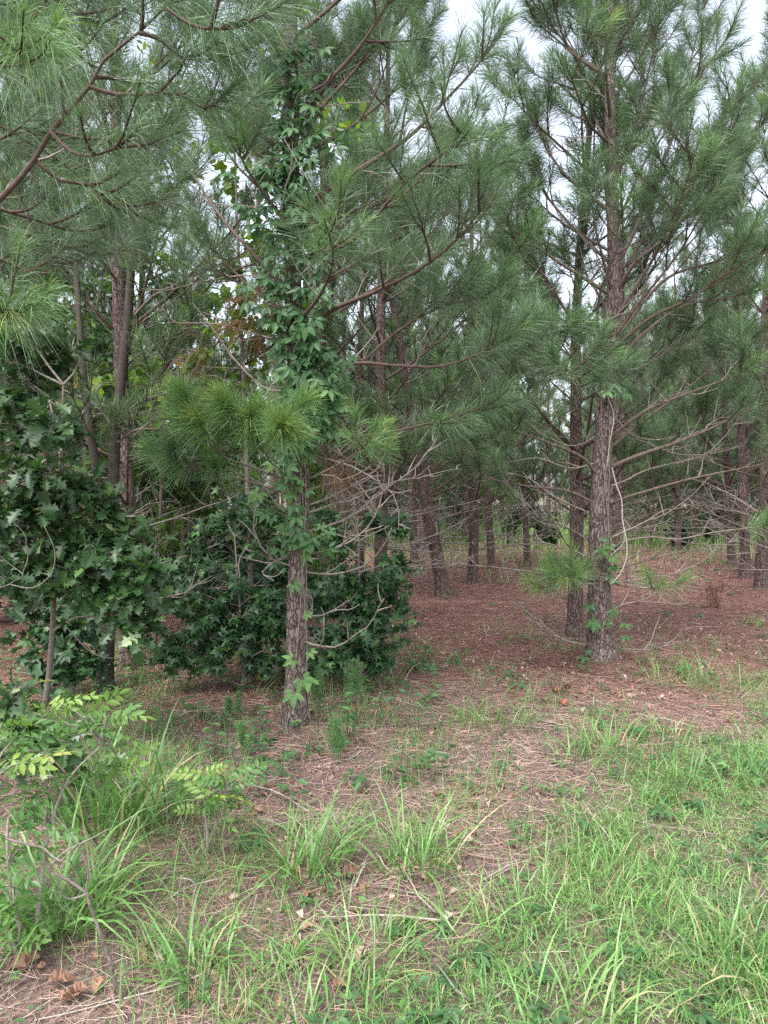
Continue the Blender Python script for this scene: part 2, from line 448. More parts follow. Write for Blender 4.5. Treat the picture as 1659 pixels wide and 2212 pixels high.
def limb(wood, shoots, path, r0, live=0.35, sub=0.16, sublen=0.8, up=0.75, sides=6, tone=0.8, dead=False, tert=True, pale=0.0, mat=0, brush=0.36, first=0.18, tmid=0.35, tw=1.4):
    """one limb with side twigs: live = fraction along it from which the twigs carry needles"""
    seg = np.linalg.norm(np.diff(path, axis=0), axis=1)
    cum = np.concatenate([[0], np.cumsum(seg)]); Lt = cum[-1]
    u = cum / Lt
    rad = 0.68 * r0 * (1 - u) ** 0.9 + 0.0026
    tt = tone if not dead else 0.25 + pale
    tube(wood, path, rad, sides, tt, mat)
    T = nrm(np.gradient(path, axis=0))
    s = first * Lt; side = rs.choice([-1, 1])
    while s < Lt * 0.985:
        f = s / Lt
        p = np.array([np.interp(s, cum, path[:, i]) for i in range(3)])
        tg = nrm(np.array([np.interp(s, cum, T[:, i]) for i in range(3)]))
        sv = nrm(np.cross(tg, [0, 0, 1.0]) + 1e-5)
        d = tg * rs.uniform(0.45, 0.9) + sv * side * rs.uniform(0.6, 1.0) + np.array([0, 0, rs.uniform(-0.25, 0.45)])
        l = sublen * (1.05 - 0.62 * f) * rs.uniform(0.6, 1.2)
        alive = (f > live) and not dead
        if alive or rs.random() < (0.75 if dead else 0.55):
            if not alive:
                l *= rs.uniform(0.5, 1.0)
            pth = bent(p, d, l, up * rs.uniform(0.5, 1.4) if alive else rs.uniform(-0.1, 0.9), 5, 0.09 if alive else 0.17)
            tube(wood, pth, np.linspace(0.005 * tw * (1.3 if alive else 0.9), 0.0016 * tw, len(pth)), 4, (tone + 0.1 if alive else pale + 0.08 + 0.3 * rs.random()), mat, cap=False)
            if alive:
                tint = np.clip(rs.normal(tmid, 0.12), 0.08, 0.72)
                add_shoot(shoots, pth, brush * rs.uniform(0.8, 1.15), tint)
            if tert and l > 0.28:
                for _ in range(rs.integers(1, 4) if alive else rs.integers(1, 4)):
                    k = rs.integers(1, 4)
                    tg2 = nrm(pth[k + 1] - pth[k])
                    d2 = tg2 + nrm(rs.normal(size=3)) * 0.75
                    l2 = l * rs.uniform(0.35, 0.65)
                    pt2 = bent(pth[k], d2, l2, up if alive else rs.uniform(-0.2, 0.8), 4, 0.1)
                    tube(wood, pt2, np.linspace(0.0035 * tw, 0.0013 * tw, len(pt2)), 3, (tone + 0.15 if alive else pale + 0.05 + 0.3 * rs.random()), mat, cap=False)
                    if alive:
                        add_shoot(shoots, pt2, brush * rs.uniform(0.65, 0.95), np.clip(rs.normal(tmid + 0.04, 0.13), 0.08, 0.75))
        side = -side
        s += sub * rs.uniform(0.6, 1.4) * (1.0 if f > live else 1.5)
    if not dead:
        add_shoot(shoots, path, brush * 1.15, np.clip(rs.normal(tmid + 0.25, 0.12), 0.1, 0.78))
        for _ in range(2):                                       # the crown of shoots at the limb's end
            pt2 = bent(path[-3], T[-2] + nrm(rs.normal(size=3)) * 0.6, 0.3, up, 4, 0.08)
            tube(wood, pt2, np.linspace(0.004 * tw, 0.0016 * tw, len(pt2)), 4, tone + 0.15, mat, cap=False)
            add_shoot(shoots, pt2, brush * 0.9, np.clip(rs.normal(tmid + 0.08, 0.1), 0.1, 0.78))

def trunk_mesh(mb, path, r0, r1, sides=22, flare=0.35, mat=0, step=0.05, rough=0.03):
    path = spline(path, step)
    u = np.linspace(0, 1, len(path))
    h = path[:, 2] - path[0, 2]
    rad = r0 + (r1 - r0) * u
    rad = rad * (1 + flare * np.exp(-np.maximum(h, 0) / 0.16))
    rad = rad * (1 + 0.025 * np.sin(h * 9.0 + r0 * 100) + 0.02 * np.sin(h * 23))
    tube(mb, path, rad, sides, 0.5, mat, rough=rough)
    return path, rad

def auto_limb(base, az, el, L, curve, step=0.14):
    d = np.array([math.cos(az) * math.cos(el), math.sin(az) * math.cos(el), math.sin(el)])
    n = max(6, int(L / step))
    return bent(base, d, L, curve, n, 0.035)

def pine_template(H, seed, crown0, rb, per=58):
    """trunk mesh and crown mesh (dead lower limbs, live limbs, needles) of a plantation pine, foot at the origin"""
    global rs
    keep = rs; rs = np.random.default_rng(seed)
    tb = MB(); lean = rs.normal(size=2) * 0.12
    pts = [np.array([0, 0, -0.05])] + [np.array([lean[0] * (z / H) ** 2 + 0.03 * math.sin(z + seed), lean[1] * (z / H) ** 2 + 0.03 * math.cos(z * 1.3), z]) for z in np.linspace(0.4, H, 8)]
    path, rad = trunk_mesh(tb, pts, rb, 0.012, 12, 0.3, step=0.12)
    cb = MB(); sh = []
    z = 0.7
    while z < H - 0.15:
        base = np.array([np.interp(z, path[:, 2], path[:, i]) for i in range(2)] + [z])
        f = max(0.0, (z - crown0) / (H - crown0))
        for a in rs.random(rs.integers(3, 6) if z < crown0 else rs.integers(3, 5)) * 2 * math.pi:
            if z < crown0:
                if rs.random() < 0.97:
                    L = rs.uniform(0.7, 1.9)
                    pth = auto_limb(base, a, R(rs.uniform(-5, 30)), L, rs.uniform(-0.35, 0.35), 0.2)
                    limb(cb, sh, pth, 0.011 + 0.004 * L, dead=True, sub=0.15, sublen=0.8, sides=4, tert=True, mat=0)
            elif rs.random() < 0.84:
                L = (2.15 * (1 - f) ** 0.75 + 0.3) * rs.uniform(0.75, 1.12) * min(1.0, 0.75 + f * 2)
                pth = auto_limb(base, a, R(18 + 34 * f + rs.uniform(-10, 10)), L, 0.7, 0.2)
                limb(cb, sh, pth, 0.008 + 0.008 * L, live=0.42 if f < 0.3 else 0.25, sub=0.2, sublen=0.7, up=0.9, sides=4, mat=0, brush=0.42, tmid=0.33)
        z += rs.uniform(0.24, 0.42) if z < crown0 else rs.uniform(0.34, 0.6)
    add_shoot(sh, path[-6:], 0.4, 0.5)
    needles(cb, sh, per, 0.0044, 0.20, 0.18, 1)
    res = (tb.mesh('trunk', M['bark_far']), cb.mesh('crown', [M['wood'], M['needle']]))
    rs = keep
    return res

TEMPLATES = [pine_template(9.2, 101, 1.5, 0.095), pine_template(8.6, 202, 1.3, 0.085), pine_template(9.8, 303, 1.6, 0.10), pine_template(7.5, 404, 0.25, 0.09, 60)]

def plain_pine(x, y, k, scale, rot, label, group, lean=(0, 0)):
    root = thing('pine_tree', label, 'pine tree', (x, y, float(gh(x, y)) - 0.02), group)
    root.rotation_euler = (lean[0], lean[1], rot); root.scale = (scale,) * 3
    for nme, me in zip(('trunk', 'crown'), TEMPLATES[k]):
        o = bpy.data.objects.new(nme, me); sc.collection.objects.link(o); o.parent = root
    return root

# ---- pines that stand near: each limb is a part with its own needles
class Pine:
    def __init__(self, label, path, r0, r1, mat='bark', group=None, sides=24, flare=0.6):
        self.root = thing('pine_tree', label, 'pine tree', tuple(path[0]), group)
        tb = MB()
        self.path, self.rad = trunk_mesh(tb, path, r0, r1, sides, flare)
        put(tb.build('trunk', M[mat]), self.root)
    def on(self, z):
        return np.array([np.interp(z, self.path[:, 2], self.path[:, i]) for i in range(2)] + [z])
    def add(self, path, r0, per=115, width=0.0027, length=0.205, droop=0.2, name='branch', **kw):
        wb = MB(); sh = []
        if kw.get('dead'):
            path = path + np.cumsum(rs.normal(size=path.shape) * 0.006, 0) * (np.arange(len(path)) > 0)[:, None]
        limb(wb, sh, path, r0, **kw)
        o = put(wb.build(name, M['wood']), self.root)
        if sh:
            nb = MB(); needles(nb, sh, per, width, length, droop)
            c = nb.build('needles', M['needle']); c.parent = o
        return o

def px(pts, Y0, Y1, step=0.09, pw=1.0):
    """a limb drawn through picture points, its distance going from Y0 to Y1"""
    k = len(pts)
    return spline([at(a, b, Y0 + (Y1 - Y0) * (i_ / (k - 1)) ** pw) for i_, (a, b) in enumerate(pts)], step)

# pine A: the near one left of centre, hung with creeper
YA = ground(637, 1580)[1]
pathA = [ground(637, 1584) - np.array([0, 0, 0.05])] + [at(a, b, YA) for a, b in ((639, 1450), (641, 1300), (646, 1150), (650, 1000), (642, 850), (634, 700), (632, 560), (630, 400), (628, 200), (627, 0), (624, -300), (622, -700))]
A = Pine('slender pine with creeper leaves climbing its trunk, left of the open straw', pathA, 0.068, 0.036)
def limbA(pts, dY, r0, **kw):
    return A.add(px(pts, YA, YA + dY), r0, **kw)
limbA([(640, 725), (720, 668), (800, 635), (900, 585), (985, 520), (1050, 440)], -0.9, 0.024, live=0.3, sublen=0.75)
limbA([(640, 640), (740, 590), (850, 520), (930, 470), (1010, 380)], 0.5, 0.022, live=0.3, sublen=0.7)
limbA([(638, 470), (720, 400), (810, 345), (890, 290), (950, 230), (1040, 130), (1090, 40)], -0.3, 0.026, live=0.3, sublen=0.8)
limbA([(636, 300), (700, 190), (770, 110), (830, 20), (880, -90)], -0.5, 0.028, live=0.35, sublen=0.7)
limbA([(640, 330), (690, 240), (760, 160), (850, 60), (930, -60)], 0.5, 0.022, live=0.3, sublen=0.7)
limbA([(640, 560), (760, 520), (870, 400), (960, 330), (1000, 280)], -1.3, 0.022, live=0.35, sublen=0.75)
limbA([(642, 820), (760, 785), (860, 790), (960, 790), (1060, 752), (1130, 705)], -0.6, 0.018, live=0.55, sublen=0.6)
limbA([(648, 960), (760, 945), (860, 930), (960, 905), (1080, 868)], -0.2, 0.016, live=0.4, sublen=0.6)
limbA([(638, 880), (760, 800), (880, 700), (1000, 650), (1120, 640)], 0.9, 0.018, live=0.4, sublen=0.7)
limbA([(632, 640), (545, 545), (495, 490), (450, 430), (400, 345), (370, 260)], 0.2, 0.020, live=0.75, sublen=0.4, tone=0.6)
limbA([(630, 500), (580, 430), (520, 340), (505, 240)], -0.6, 0.016, live=0.35, sublen=0.5)
limbA([(628, 330), (560, 290), (520, 200), (530, 90)], -0.3, 0.016, live=0.35, sublen=0.55)
limbA([(627, 180), (590, 90), (580, -30)], -0.4, 0.018, live=0.3, sublen=0.5)
limbA([(640, 700), (690, 640), (720, 560), (700, 470)], -1.4, 0.016, live=0.45, sublen=0.5)
for k in range(26):
    z = 2.6 + 3.9 * (k / 26)
    az = (k * 2.4) % 6.283
    if math.cos(az) < -0.5 and z < 4.6: az += 1.6
    if math.sin(az) < -0.35 and z < 5: az = -az
    A.add(auto_limb(A.on(z), az, R(rs.uniform(15, 40)), rs.uniform(1.0, 2.0) * (1.1 - 0.08 * z), 0.45, 0.1), 0.018, live=0.3, per=110)
# the bright tufts that hang low in front of the trunk, left
lowkw = dict(live=0.5, sublen=0.26, brush=0.15, per=230, length=0.225, droop=0.25, tmid=0.74, sub=0.16, tone=0.45, width=0.0033)
limbA([(655, 1060), (600, 1030), (520, 1000), (480, 985), (450, 940), (425, 900)], -0.75, 0.011, **lowkw)
limbA([(655, 1060), (600, 1000), (560, 970), (545, 930), (540, 890)], -0.7, 0.010, **lowkw)
limbA([(655, 1050), (600, 1010), (575, 985), (600, 950), (628, 925)], -0.9, 0.009, **lowkw)
limbA([(650, 1075), (570, 1050), (500, 1030), (430, 1015), (370, 985)], -0.6, 0.009, **{**lowkw, 'tmid': 0.5})
limbA([(655, 1040), (720, 1010), (760, 985), (800, 950)], -0.7, 0.009, **{**lowkw, 'tmid': 0.62, 'per': 80, 'brush': 0.14, 'length': 0.17})
limbA([(655, 1060), (730, 1040), (800, 1010), (845, 950)], -0.3, 0.009, **{**lowkw, 'tmid': 0.62, 'per': 80, 'brush': 0.14, 'length': 0.17})
# dead, grey, drooping limbs round the trunk
deadkw = dict(dead=True, name='dead_branch', sub=0.11, sublen=0.4)
for pts, dY in (([(655, 1095), (740, 1060), (810, 1020), (850, 955)], 0.3), ([(655, 1150), (740, 1120), (820, 1060), (900, 1000), (950, 930)], 0.6),
                ([(652, 1200), (730, 1185), (800, 1140), (840, 1060), (845, 1000)], -0.3), ([(650, 1230), (590, 1210), (555, 1150), (560, 1060)], -0.3),
                ([(652, 1120), (600, 1090), (560, 1040), (500, 1010)], -0.5), ([(655, 1235), (740, 1230), (800, 1190), (830, 1130)], -0.4),
                ([(655, 1385), (720, 1390), (790, 1350), (825, 1290)], -0.5), ([(655, 1330), (700, 1330), (760, 1300)], 0.3),
                ([(645, 1180), (560, 1230), (590, 1250)], -0.2), ([(655, 1110), (780, 1060), (900, 1030), (1000, 1010)], 0.9),
                ([(650, 980), (760, 1010), (850, 1070), (860, 1150)], -0.2), ([(636, 620), (540, 600), (430, 620), (330, 640)], 0.6),
                ([(636, 760), (560, 730), (470, 700), (360, 690)], 0.3), ([(640, 850), (560, 830), (480, 740), (420, 660)], 0.8), ([(632, 540), (560, 460), (520, 440), (430, 425)], 0.4)):
    limbA(pts, dY, 0.008, **deadkw)

for pts, dY in (([(630, 680), (590, 660), (555, 650), (535, 640)], 0.2), ([(632, 660), (590, 680), (560, 690), (550, 700)], 0.1), ([(632, 640), (600, 650), (570, 670)], 0.25), ([(630, 700), (570, 730), (480, 740), (400, 760)], 0.5), ([(645, 990), (700, 1000), (720, 1020)], 0.1)):
    wb = MB(); sh = []; p_ = px(pts, YA, YA + dY)
    tube(wb, p_, np.linspace(0.006, 0.002, len(p_)), 5, 0.6)
    for _ in range(3): add_shoot(sh, bent(p_[-3], nrm(p_[-1] - p_[-4]) + rs.normal(size=3) * .5, .22, -.2), .2, 0.97)
    o = put(wb.build('dead_branch', M['wood']), A.root); nb = MB(); needles(nb, sh, 55, 0.003, 0.16, 0.9)
    c = nb.build('needles', M['needle']); c.parent = o
# pine B: the thicker bare-limbed one on the right
YB = ground(1297, 1432)[1]
pathB = [ground(1299, 1436) - np.array([0, 0, 0.05])] + [at(a, b, YB) for a, b in ((1295, 1330), (1294, 1180), (1296, 1060), (1303, 960), (1310, 840), (1322, 700), (1328, 560), (1322, 420), (1318, 280), (1317, 130), (1316, 0), (1314, -300), (1312, -560))]
B = Pine('stout pine with long bare lower limbs, right of the open straw', pathB, 0.110, 0.006, flare=0.55)
def limbB(pts, dY, r0, **kw):
    kw.setdefault('width', 0.0031); kw.setdefault('per', 112)
    return B.add(px(pts, YB, YB + dY), r0, **kw)
for pts, dY, r0, live in (
        ([(1316, 165), (1260, 130), (1215, 85), (1150, 0), (1120, -60)], 0.3, 0.018, 0.3),
        ([(1317, 162), (1290, 90), (1265, -40)], 0.5, 0.016, 0.3),
        ([(1318, 70), (1370, 40), (1420, -40)], -0.4, 0.018, 0.3),
        ([(1316, 310), (1275, 270), (1250, 210), (1220, 130)], -0.8, 0.018, 0.3),
        ([(1320, 460), (1265, 415), (1215, 370), (1170, 300), (1150, 210)], 0.2, 0.022, 0.45),
        ([(1326, 575), (1265, 520), (1210, 460), (1165, 400), (1120, 300)], 0.5, 0.022, 0.5),
        ([(1322, 640), (1260, 600), (1190, 555), (1120, 500), (1060, 400)], -0.4, 0.024, 0.5),
        ([(1306, 740), (1230, 680), (1180, 600), (1135, 560), (1090, 470)], -0.9, 0.024, 0.5),
        ([(1318, 445), (1345, 340), (1378, 250), (1402, 150), (1430, 20)], -0.6, 0.026, 0.35),
        ([(1328, 580), (1370, 500), (1420, 380), (1465, 260), (1495, 120), (1530, -30)], 0.4, 0.030, 0.4),
        ([(1328, 590), (1390, 545), (1450, 470), (1530, 400), (1600, 320), (1680, 200)], 0.8, 0.024, 0.35),
        ([(1325, 640), (1370, 570), (1430, 520), (1500, 440), (1560, 330), (1600, 180)], -0.9, 0.026, 0.35),
        ([(1310, 745), (1330, 690), (1410, 560), (1440, 500), (1475, 420), (1510, 300)], -1.4, 0.028, 0.45),
        ([(1322, 745), (1400, 640), (1460, 590), (1560, 560), (1659, 500), (1720, 450)], -0.3, 0.026, 0.4),
        ([(1320, 760), (1400, 690), (1500, 640), (1600, 570), (1700, 520)], -1.0, 0.024, 0.4),
        ([(1316, 800), (1390, 720), (1480, 660), (1590, 640), (1700, 610)], 0.7, 0.022, 0.5),
        ([(1305, 745), (1290, 700), (1300, 620), (1340, 520), (1345, 430)], -1.2, 0.020, 0.55),
        ([(1316, 945), (1400, 885), (1500, 845), (1600, 805), (1640, 770)], -0.9, 0.024, 0.75),
        ([(1318, 1010), (1375, 985), (1490, 945), (1600, 895), (1700, 850)], -0.4, 0.028, 0.55),
        ([(1320, 965), (1400, 900), (1470, 850), (1540, 790), (1600, 720)], 0.9, 0.016, 0.6),
        ([(1290, 1030), (1260, 990), (1195, 960), (1110, 930), (1070, 915)], -0.6, 0.022, 0.55),
        ([(1288, 1090), (1225, 1060), (1140, 1050), (1050, 1030), (970, 980)], -0.3, 0.020, 0.6),
        ([(1288, 1180), (1235, 1145), (1150, 1110), (1110, 1075), (1060, 1040)], 0.4, 0.016, 0.7),
        ([(1318, 1090), (1360, 1072), (1490, 1035), (1659, 1000), (1740, 980)], -0.6, 0.018, 0.65),
        ([(1302, 830), (1250, 810), (1200, 780), (1130, 740)], -1.6, 0.018, 0.5),
        ([(1308, 790), (1280, 780), (1250, 770), (1190, 700)], 0.7, 0.018, 0.5),
        ([(1310, 870), (1290, 850), (1250, 830), (1220, 790)], -2.0, 0.016, 0.5)):
    limbB(pts, dY, r0, live=live, sublen=0.85, sub=0.13, tone=0.62)
for k in range(26):
    z = 2.6 + 5.2 * (k / 26)
    az = (k * 2.4 + 0.7) % 6.283
    B.add(auto_limb(B.on(z), az, R(rs.uniform(20, 45)), rs.uniform(1.1, 2.1) * (1.15 - 0.1 * z), 0.45, 0.1), 0.02, live=0.4, per=110, width=0.0034, tone=0.65)
for pts, dY, lv in (([(1322, 1188), (1350, 1168), (1415, 1160), (1465, 1165), (1540, 1150), (1640, 1138), (1700, 1130)], -0.7, 0.55),
                    ([(1318, 1260), (1250, 1262), (1200, 1265), (1170, 1270)], -0.7, 0.3),
                    ([(1300, 1255), (1260, 1240), (1220, 1250)], -0.9, 0.3), ([(1318, 1258), (1350, 1265), (1410, 1272), (1435, 1260)], -0.7, 0.75)):
    limbB(pts, dY, 0.012, live=lv, sublen=0.3, brush=0.26, per=120, tmid=0.66, sub=0.16, tone=0.4, length=0.22)
for pts, dY in (([(1320, 1260), (1400, 1245), (1480, 1230), (1560, 1180)], 0.6), ([(1290, 1395), (1220, 1385), (1170, 1350), (1155, 1290)], -0.6),
                ([(1320, 1400), (1400, 1400), (1480, 1380)], -0.4), ([(1322, 1160), (1390, 1130), (1460, 1100), (1540, 1030)], 0.5),
                ([(1320, 1320), (1380, 1300), (1460, 1300)], 0.3), ([(1288, 1120), (1200, 1080), (1130, 1030), (1040, 1010)], 0.9), ([(1320, 1050), (1420, 1010), (1520, 980), (1600, 900)], 1.0),
                ([(1290, 1210), (1210, 1180), (1150, 1170)], -0.4), ([(1300, 930), (1240, 960), (1180, 940), (1100, 880)], 0.7), ([(1320, 1230), (1390, 1190), (1420, 1140)], -0.3),
                ([(1318, 900), (1400, 960), (1500, 980), (1610, 960)], 0.6), ([(1290, 1000), (1230, 1010), (1160, 990), (1090, 1000)], -0.2)):
    limbB(pts, dY, 0.009, dead=True, name='dead_branch', sub=0.13, sublen=0.55)

# pine C: its trunk stands out of the frame on the left, its limbs hang into the picture close by
YC = 3.1
pathC = [np.array([-2.35, YC, -0.05])] + [np.array([-2.35 + 0.02 * math.sin(z), YC + 0.05 * math.sin(z * 0.7), z]) for z in np.linspace(0.5, 7.5, 8)]
C_ = Pine('near pine whose drooping limbs hang into the top left corner', pathC, 0.085, 0.02)
def limbC(pts, Y0, dY, r0, **kw):
    kw.setdefault('droop', 0.55); kw.setdefault('per', 125); kw.setdefault('width', 0.0024); kw.setdefault('length', 0.2); kw.setdefault('tmid', 0.26)
    return C_.add(px(pts, Y0, Y0 + dY, 0.06), r0, **kw)
limbC([(-330, 640), (-120, 520), (0, 430), (75, 345), (110, 285), (195, 185), (225, 130), (300, 70), (365, 5), (420, -70)], 3.0, -0.3, 0.021, live=0.5, sublen=0.4, sub=0.2, up=0.35, first=0.5, tert=False)
limbC([(195, 188), (250, 204), (330, 203), (390, 205), (440, 235), (475, 215)], 2.8, 0.15, 0.008, live=0.3, sublen=0.3, sub=0.09, brush=0.25)
limbC([(300, 72), (345, 85), (390, 122), (450, 130), (480, 120)], 2.75, 0.1, 0.007, live=0.3, sublen=0.28, sub=0.09, brush=0.25)
limbC([(360, 18), (410, 52), (470, 63), (530, 40)], 2.7, -0.1, 0.007, live=0.25, sublen=0.28, sub=0.08, brush=0.28)
limbC([(110, 285), (150, 325), (190, 336), (250, 320), (300, 275)], 2.85, -0.2, 0.008, live=0.4, sublen=0.32, sub=0.09, brush=0.25)
limbC([(110, 285), (180, 300), (240, 300), (310, 320), (370, 300)], 2.9, 0.3, 0.008, live=0.4, sublen=0.3, sub=0.09)
limbC([(75, 345), (130, 390), (200, 400), (215, 430), (260, 432)], 2.95, 0.1, 0.008, live=0.35, sublen=0.35, sub=0.09)
limbC([(-200, 470), (-80, 330), (0, 300), (60, 283), (110, 290)], 3.1, 0.3, 0.009, live=0.7, sublen=0.3, sub=0.1)
limbC([(-330, 300), (-150, 200), (-40, 150), (35, 140), (52, 95)], 3.0, -0.7, 0.012, live=0.55, sublen=0.35, sub=0.09, tmid=0.5)
limbC([(-330, 240), (-120, 120), (30, 60), (120, 90), (170, 160)], 3.1, 0.2, 0.012, live=0.4, sublen=0.45, sub=0.1)
limbC([(-330, 100), (-100, 10), (60, -20), (180, 30), (215, 60)], 3.1, 0.5, 0.012, live=0.4, sublen=0.45, sub=0.1)
limbC([(-330, 600), (-150, 560), (0, 560), (80, 600), (120, 560)], 3.1, 0.6, 0.012, live=0.5, sublen=0.45, sub=0.1, tmid=0.25)
limbC([(-330, 700), (-120, 690), (-10, 690), (20, 670)], 3.1, -0.5, 0.010, live=0.7, sublen=0.25, sub=0.1, tmid=0.55)
limbC([(-330, 430), (-100, 430), (60, 470), (170, 500), (250, 470)], 3.1, 0.9, 0.012, live=0.45, sublen=0.5, sub=0.1, tmid=0.25)
limbC([(-330, 520), (-60, 480), (100, 520), (230, 550), (310, 520)], 3.1, 2.0, 0.013, live=0.45, sublen=0.5, sub=0.13, tmid=0.22)
limbC([(-330, 330), (-60, 260), (100, 330), (230, 420), (300, 400)], 3.1, 2.4, 0.013, live=0.4, sublen=0.6, sub=0.14, tmid=0.22)
limbC([(-330, -40), (-60, -90), (150, -110), (300, -40), (400, 30)], 3.1, 0.5, 0.013, live=0.35, sublen=0.45, sub=0.1)

# other pines whose trunks one can make out
def row_pine(pts, Y, k, r, label, top=None):
    """pts: picture points up the trunk; a template pine leaned and scaled onto them"""
    p0 = ground(*pts[0]) if Y is None else at(pts[0][0], pts[0][1], Y)
    Yp = p0[1]
    p1 = at(pts[-1][0], pts[-1][1], Yp)
    lean = math.atan2(p1[0] - p0[0], p1[2] - p0[2])
    rb = (0.095, 0.085, 0.10)[k]
    root = plain_pine(p0[0], Yp, k, 1.0, 0, label, None, (0, lean))
    root.scale = (r / rb * 0.5 + 0.5, r / rb * 0.5 + 0.5, 0.9) if abs(r / rb - 1) < 0.5 else (1.15, 1.15, 1)
    return root
row_pine([(1238, 1372), (1240, 1000)], None, 1, 0.085, 'reddish pine just behind the stout bare-limbed pine')
row_pine([(955, 1284), (928, 1120)], None, 2, 0.13, 'leaning pine at the left edge of the red straw clearing')
row_pine([(1020, 1255), (1020, 1080)], None, 0, 0.10, 'upright pine right of the leaning one in the clearing')
row_pine([(1060, 1230), (1049, 1050)], None, 1, 0.085, 'pine standing at the back of the clearing beside the upright pine')
row_pine([(1138, 1222), (1130, 1080)], None, 1, 0.06, 'thin dark pine standing alone before the bright far grass')
row_pine([(815, 1340), (822, 1050)], None, 0, 0.085, 'pine half hidden by the sweetgum shrub right of the creeper pine')
row_pine([(893, 1215), (890, 1050)], None, 2, 0.09, 'dim pine deep behind the leaning pine')
row_pine([(1642, 1275), (1648, 1000)], None, 0, 0.10, 'pine at the right edge of the photo, nearest of that row')
row_pine([(1608, 1250), (1605, 1000)], None, 2, 0.09, 'second pine in the row along the right edge')
row_pine([(1580, 1226), (1568, 1000)], None, 1, 0.08, 'third pine in the row along the right edge, further back')
row_pine([(1330, 1200), (1335, 1000)], None, 0, 0.08, 'dark pine far behind the stout pine')
row_pine([(1500, 1178), (1502, 1000)], None, 1, 0.08, 'far pine between the stout pine and the right-hand row')
row_pine([(275, 1452), (270, 900)], None, 0, 0.07, 'dark-barked pine beside the forked grey trunks')
row_pine([(25, 1330), (25, 900)], None, 1, 0.07, 'dark pine at the left edge behind the oak leaves')

for bx, Y, k, sc_, lab in ((95, 8.6, 1, .95, 'pine with low boughs behind the oak leaves'), (-90, 7.6, 0, .95, 'pine beyond the left edge whose boughs fill the gloom'),
                           (300, 9.8, 1, .85, 'pine standing close behind the forked grey trunks'), (400, 14, 2, .68, 'shorter pine seen in the gap left of the creeper pine'), (700, 10.5, 2, .95, 'pine showing between the creeper pine and the sweetgum'), (1765, 9.0, 0, 1.0, 'pine just beyond the right edge of the photo')):
    plain_pine((bx - CX) / FOC * Y, Y, k, sc_, 2.0 * k + bx, lab, None)
# rows deeper in the plantation
taken = [tuple(o.location[:2]) for o in sc.objects if o.name.startswith('pine_tree')]
r2 = np.random.default_rng(77)
cnt = 0
for row in range(95):
    for _ in range(80):
        y = r2.uniform(8.0, 34); x = r2.uniform(-0.62, 0.62) * (y + 2)
        bx, by = project(np.array([x, y, 0.0]))
        if any((x - a) ** 2 + (y - b) ** 2 < (1.9 if y < 20 else 2.2) ** 2 for a, b in taken): continue
        if 840 < bx < 1700 and y < 19: continue
        if 1070 < bx < 1290 and y < 27: continue
        if 400 - 2300 / y < bx < 590 + 2300 / y and y < 26: continue
        if 1000 < bx < 1290 and y < 24: continue
        break
    else:
        continue
    taken.append((x, y)); cnt += 1
    side = 'left of the creeper pine' if bx < 640 else 'behind the clearing' if bx < 1300 else 'behind the right-hand row'
    dist = 'mid-distance pine' if y < 17 else 'far pine'
    plain_pine(x, y, int(r2.integers(0, 3)), r2.uniform(0.82, 1.02) * (0.9 if bx < 700 else 1.0), r2.uniform(0, 6.28), f'{dist} in the dim rows of the plantation {side}', f'{dist}s {side}')
for _ in range(110):
    y = r2.uniform(32, 48); x = r2.uniform(-0.6, 0.6) * y
    bx, by = project(np.array([x, y, 0.0]))
    plain_pine(x, y, 3, r2.uniform(0.8, 1.5), r2.uniform(0, 6.28), 'green pine branched to the ground in the far wall of trees beyond the bright grass', 'pines of the far tree wall')
for k in range(34):
    y = r2.uniform(21, 29); bx = r2.uniform(640, 1060) if k % 2 else r2.uniform(1290, 1680)
    if k % 5 == 0: bx = r2.uniform(1060, 1290); y = 30 + 2 * r2.random()
    plain_pine((bx - CX) / FOC * y, y, 3, r2.uniform(0.42, 0.68), r2.uniform(0, 6.28), 'half-grown pine with boughs to the ground closing the view between the trunks', 'half-grown pines at the back of the plantation')
for _ in range(45):
    y = r2.uniform(22, 33); x = r2.uniform(-0.6, 0.6) * y
    bx, by = project(np.array([x, y, 0.0]))
    if 1060 < bx < 1280 and y < 28: continue
    plain_pine(x, y, 3, r2.uniform(0.2, 0.42), r2.uniform(0, 6.28), 'bushy young pine low in the dim far edge of the plantation', 'young pines at the far edge')


# ------------------------------------------------------------------ broad leaves
def strip_leaf(prof, fold=0.25, curl=0.12):
    """leaf outline as half-widths along the midrib"""
    prof = np.array(prof, float); k = len(prof)
    x, y = prof[:, 0], prof[:, 1]
    z = -curl * x ** 2
    V = np.concatenate([np.stack([x, 0 * x, z], 1), np.stack([x, y, z + fold * y], 1), np.stack([x, -y, z + fold * y], 1)])
    q = []
    for a in range(k - 1):
        q += [[a, a + 1, k + a + 1, k + a], [a, 2 * k + a, 2 * k + a + 1, a + 1]]
    return V, np.array(q), np.zeros((0, 3), int)
def merge(parts):
    V, Q = [], []; n = 0
    for v, q in parts:
        V.append(v); Q.append(q + n); n += len(v)
    return np.concatenate(V), np.concatenate(Q), np.zeros((0, 3), int)
def xf(tm, ang, s, off, dip=0.0):
    V = tm[0] * s
    c, d = math.cos(ang), math.sin(ang)
    V = np.stack([V[:, 0] * c - V[:, 1] * d, V[:, 0] * d + V[:, 1] * c, V[:, 2] - dip * V[:, 0]], 1)
    return V + np.array(off), tm[1]
OVATE = strip_leaf([(0, 0.0), (0.15, 0.13), (0.4, 0.24), (0.65, 0.19), (0.85, 0.09), (1, 0)])
LANCE = strip_leaf([(0, 0.0), (0.2, 0.11), (0.5, 0.16), (0.8, 0.09), (1, 0)], 0.3, 0.15)
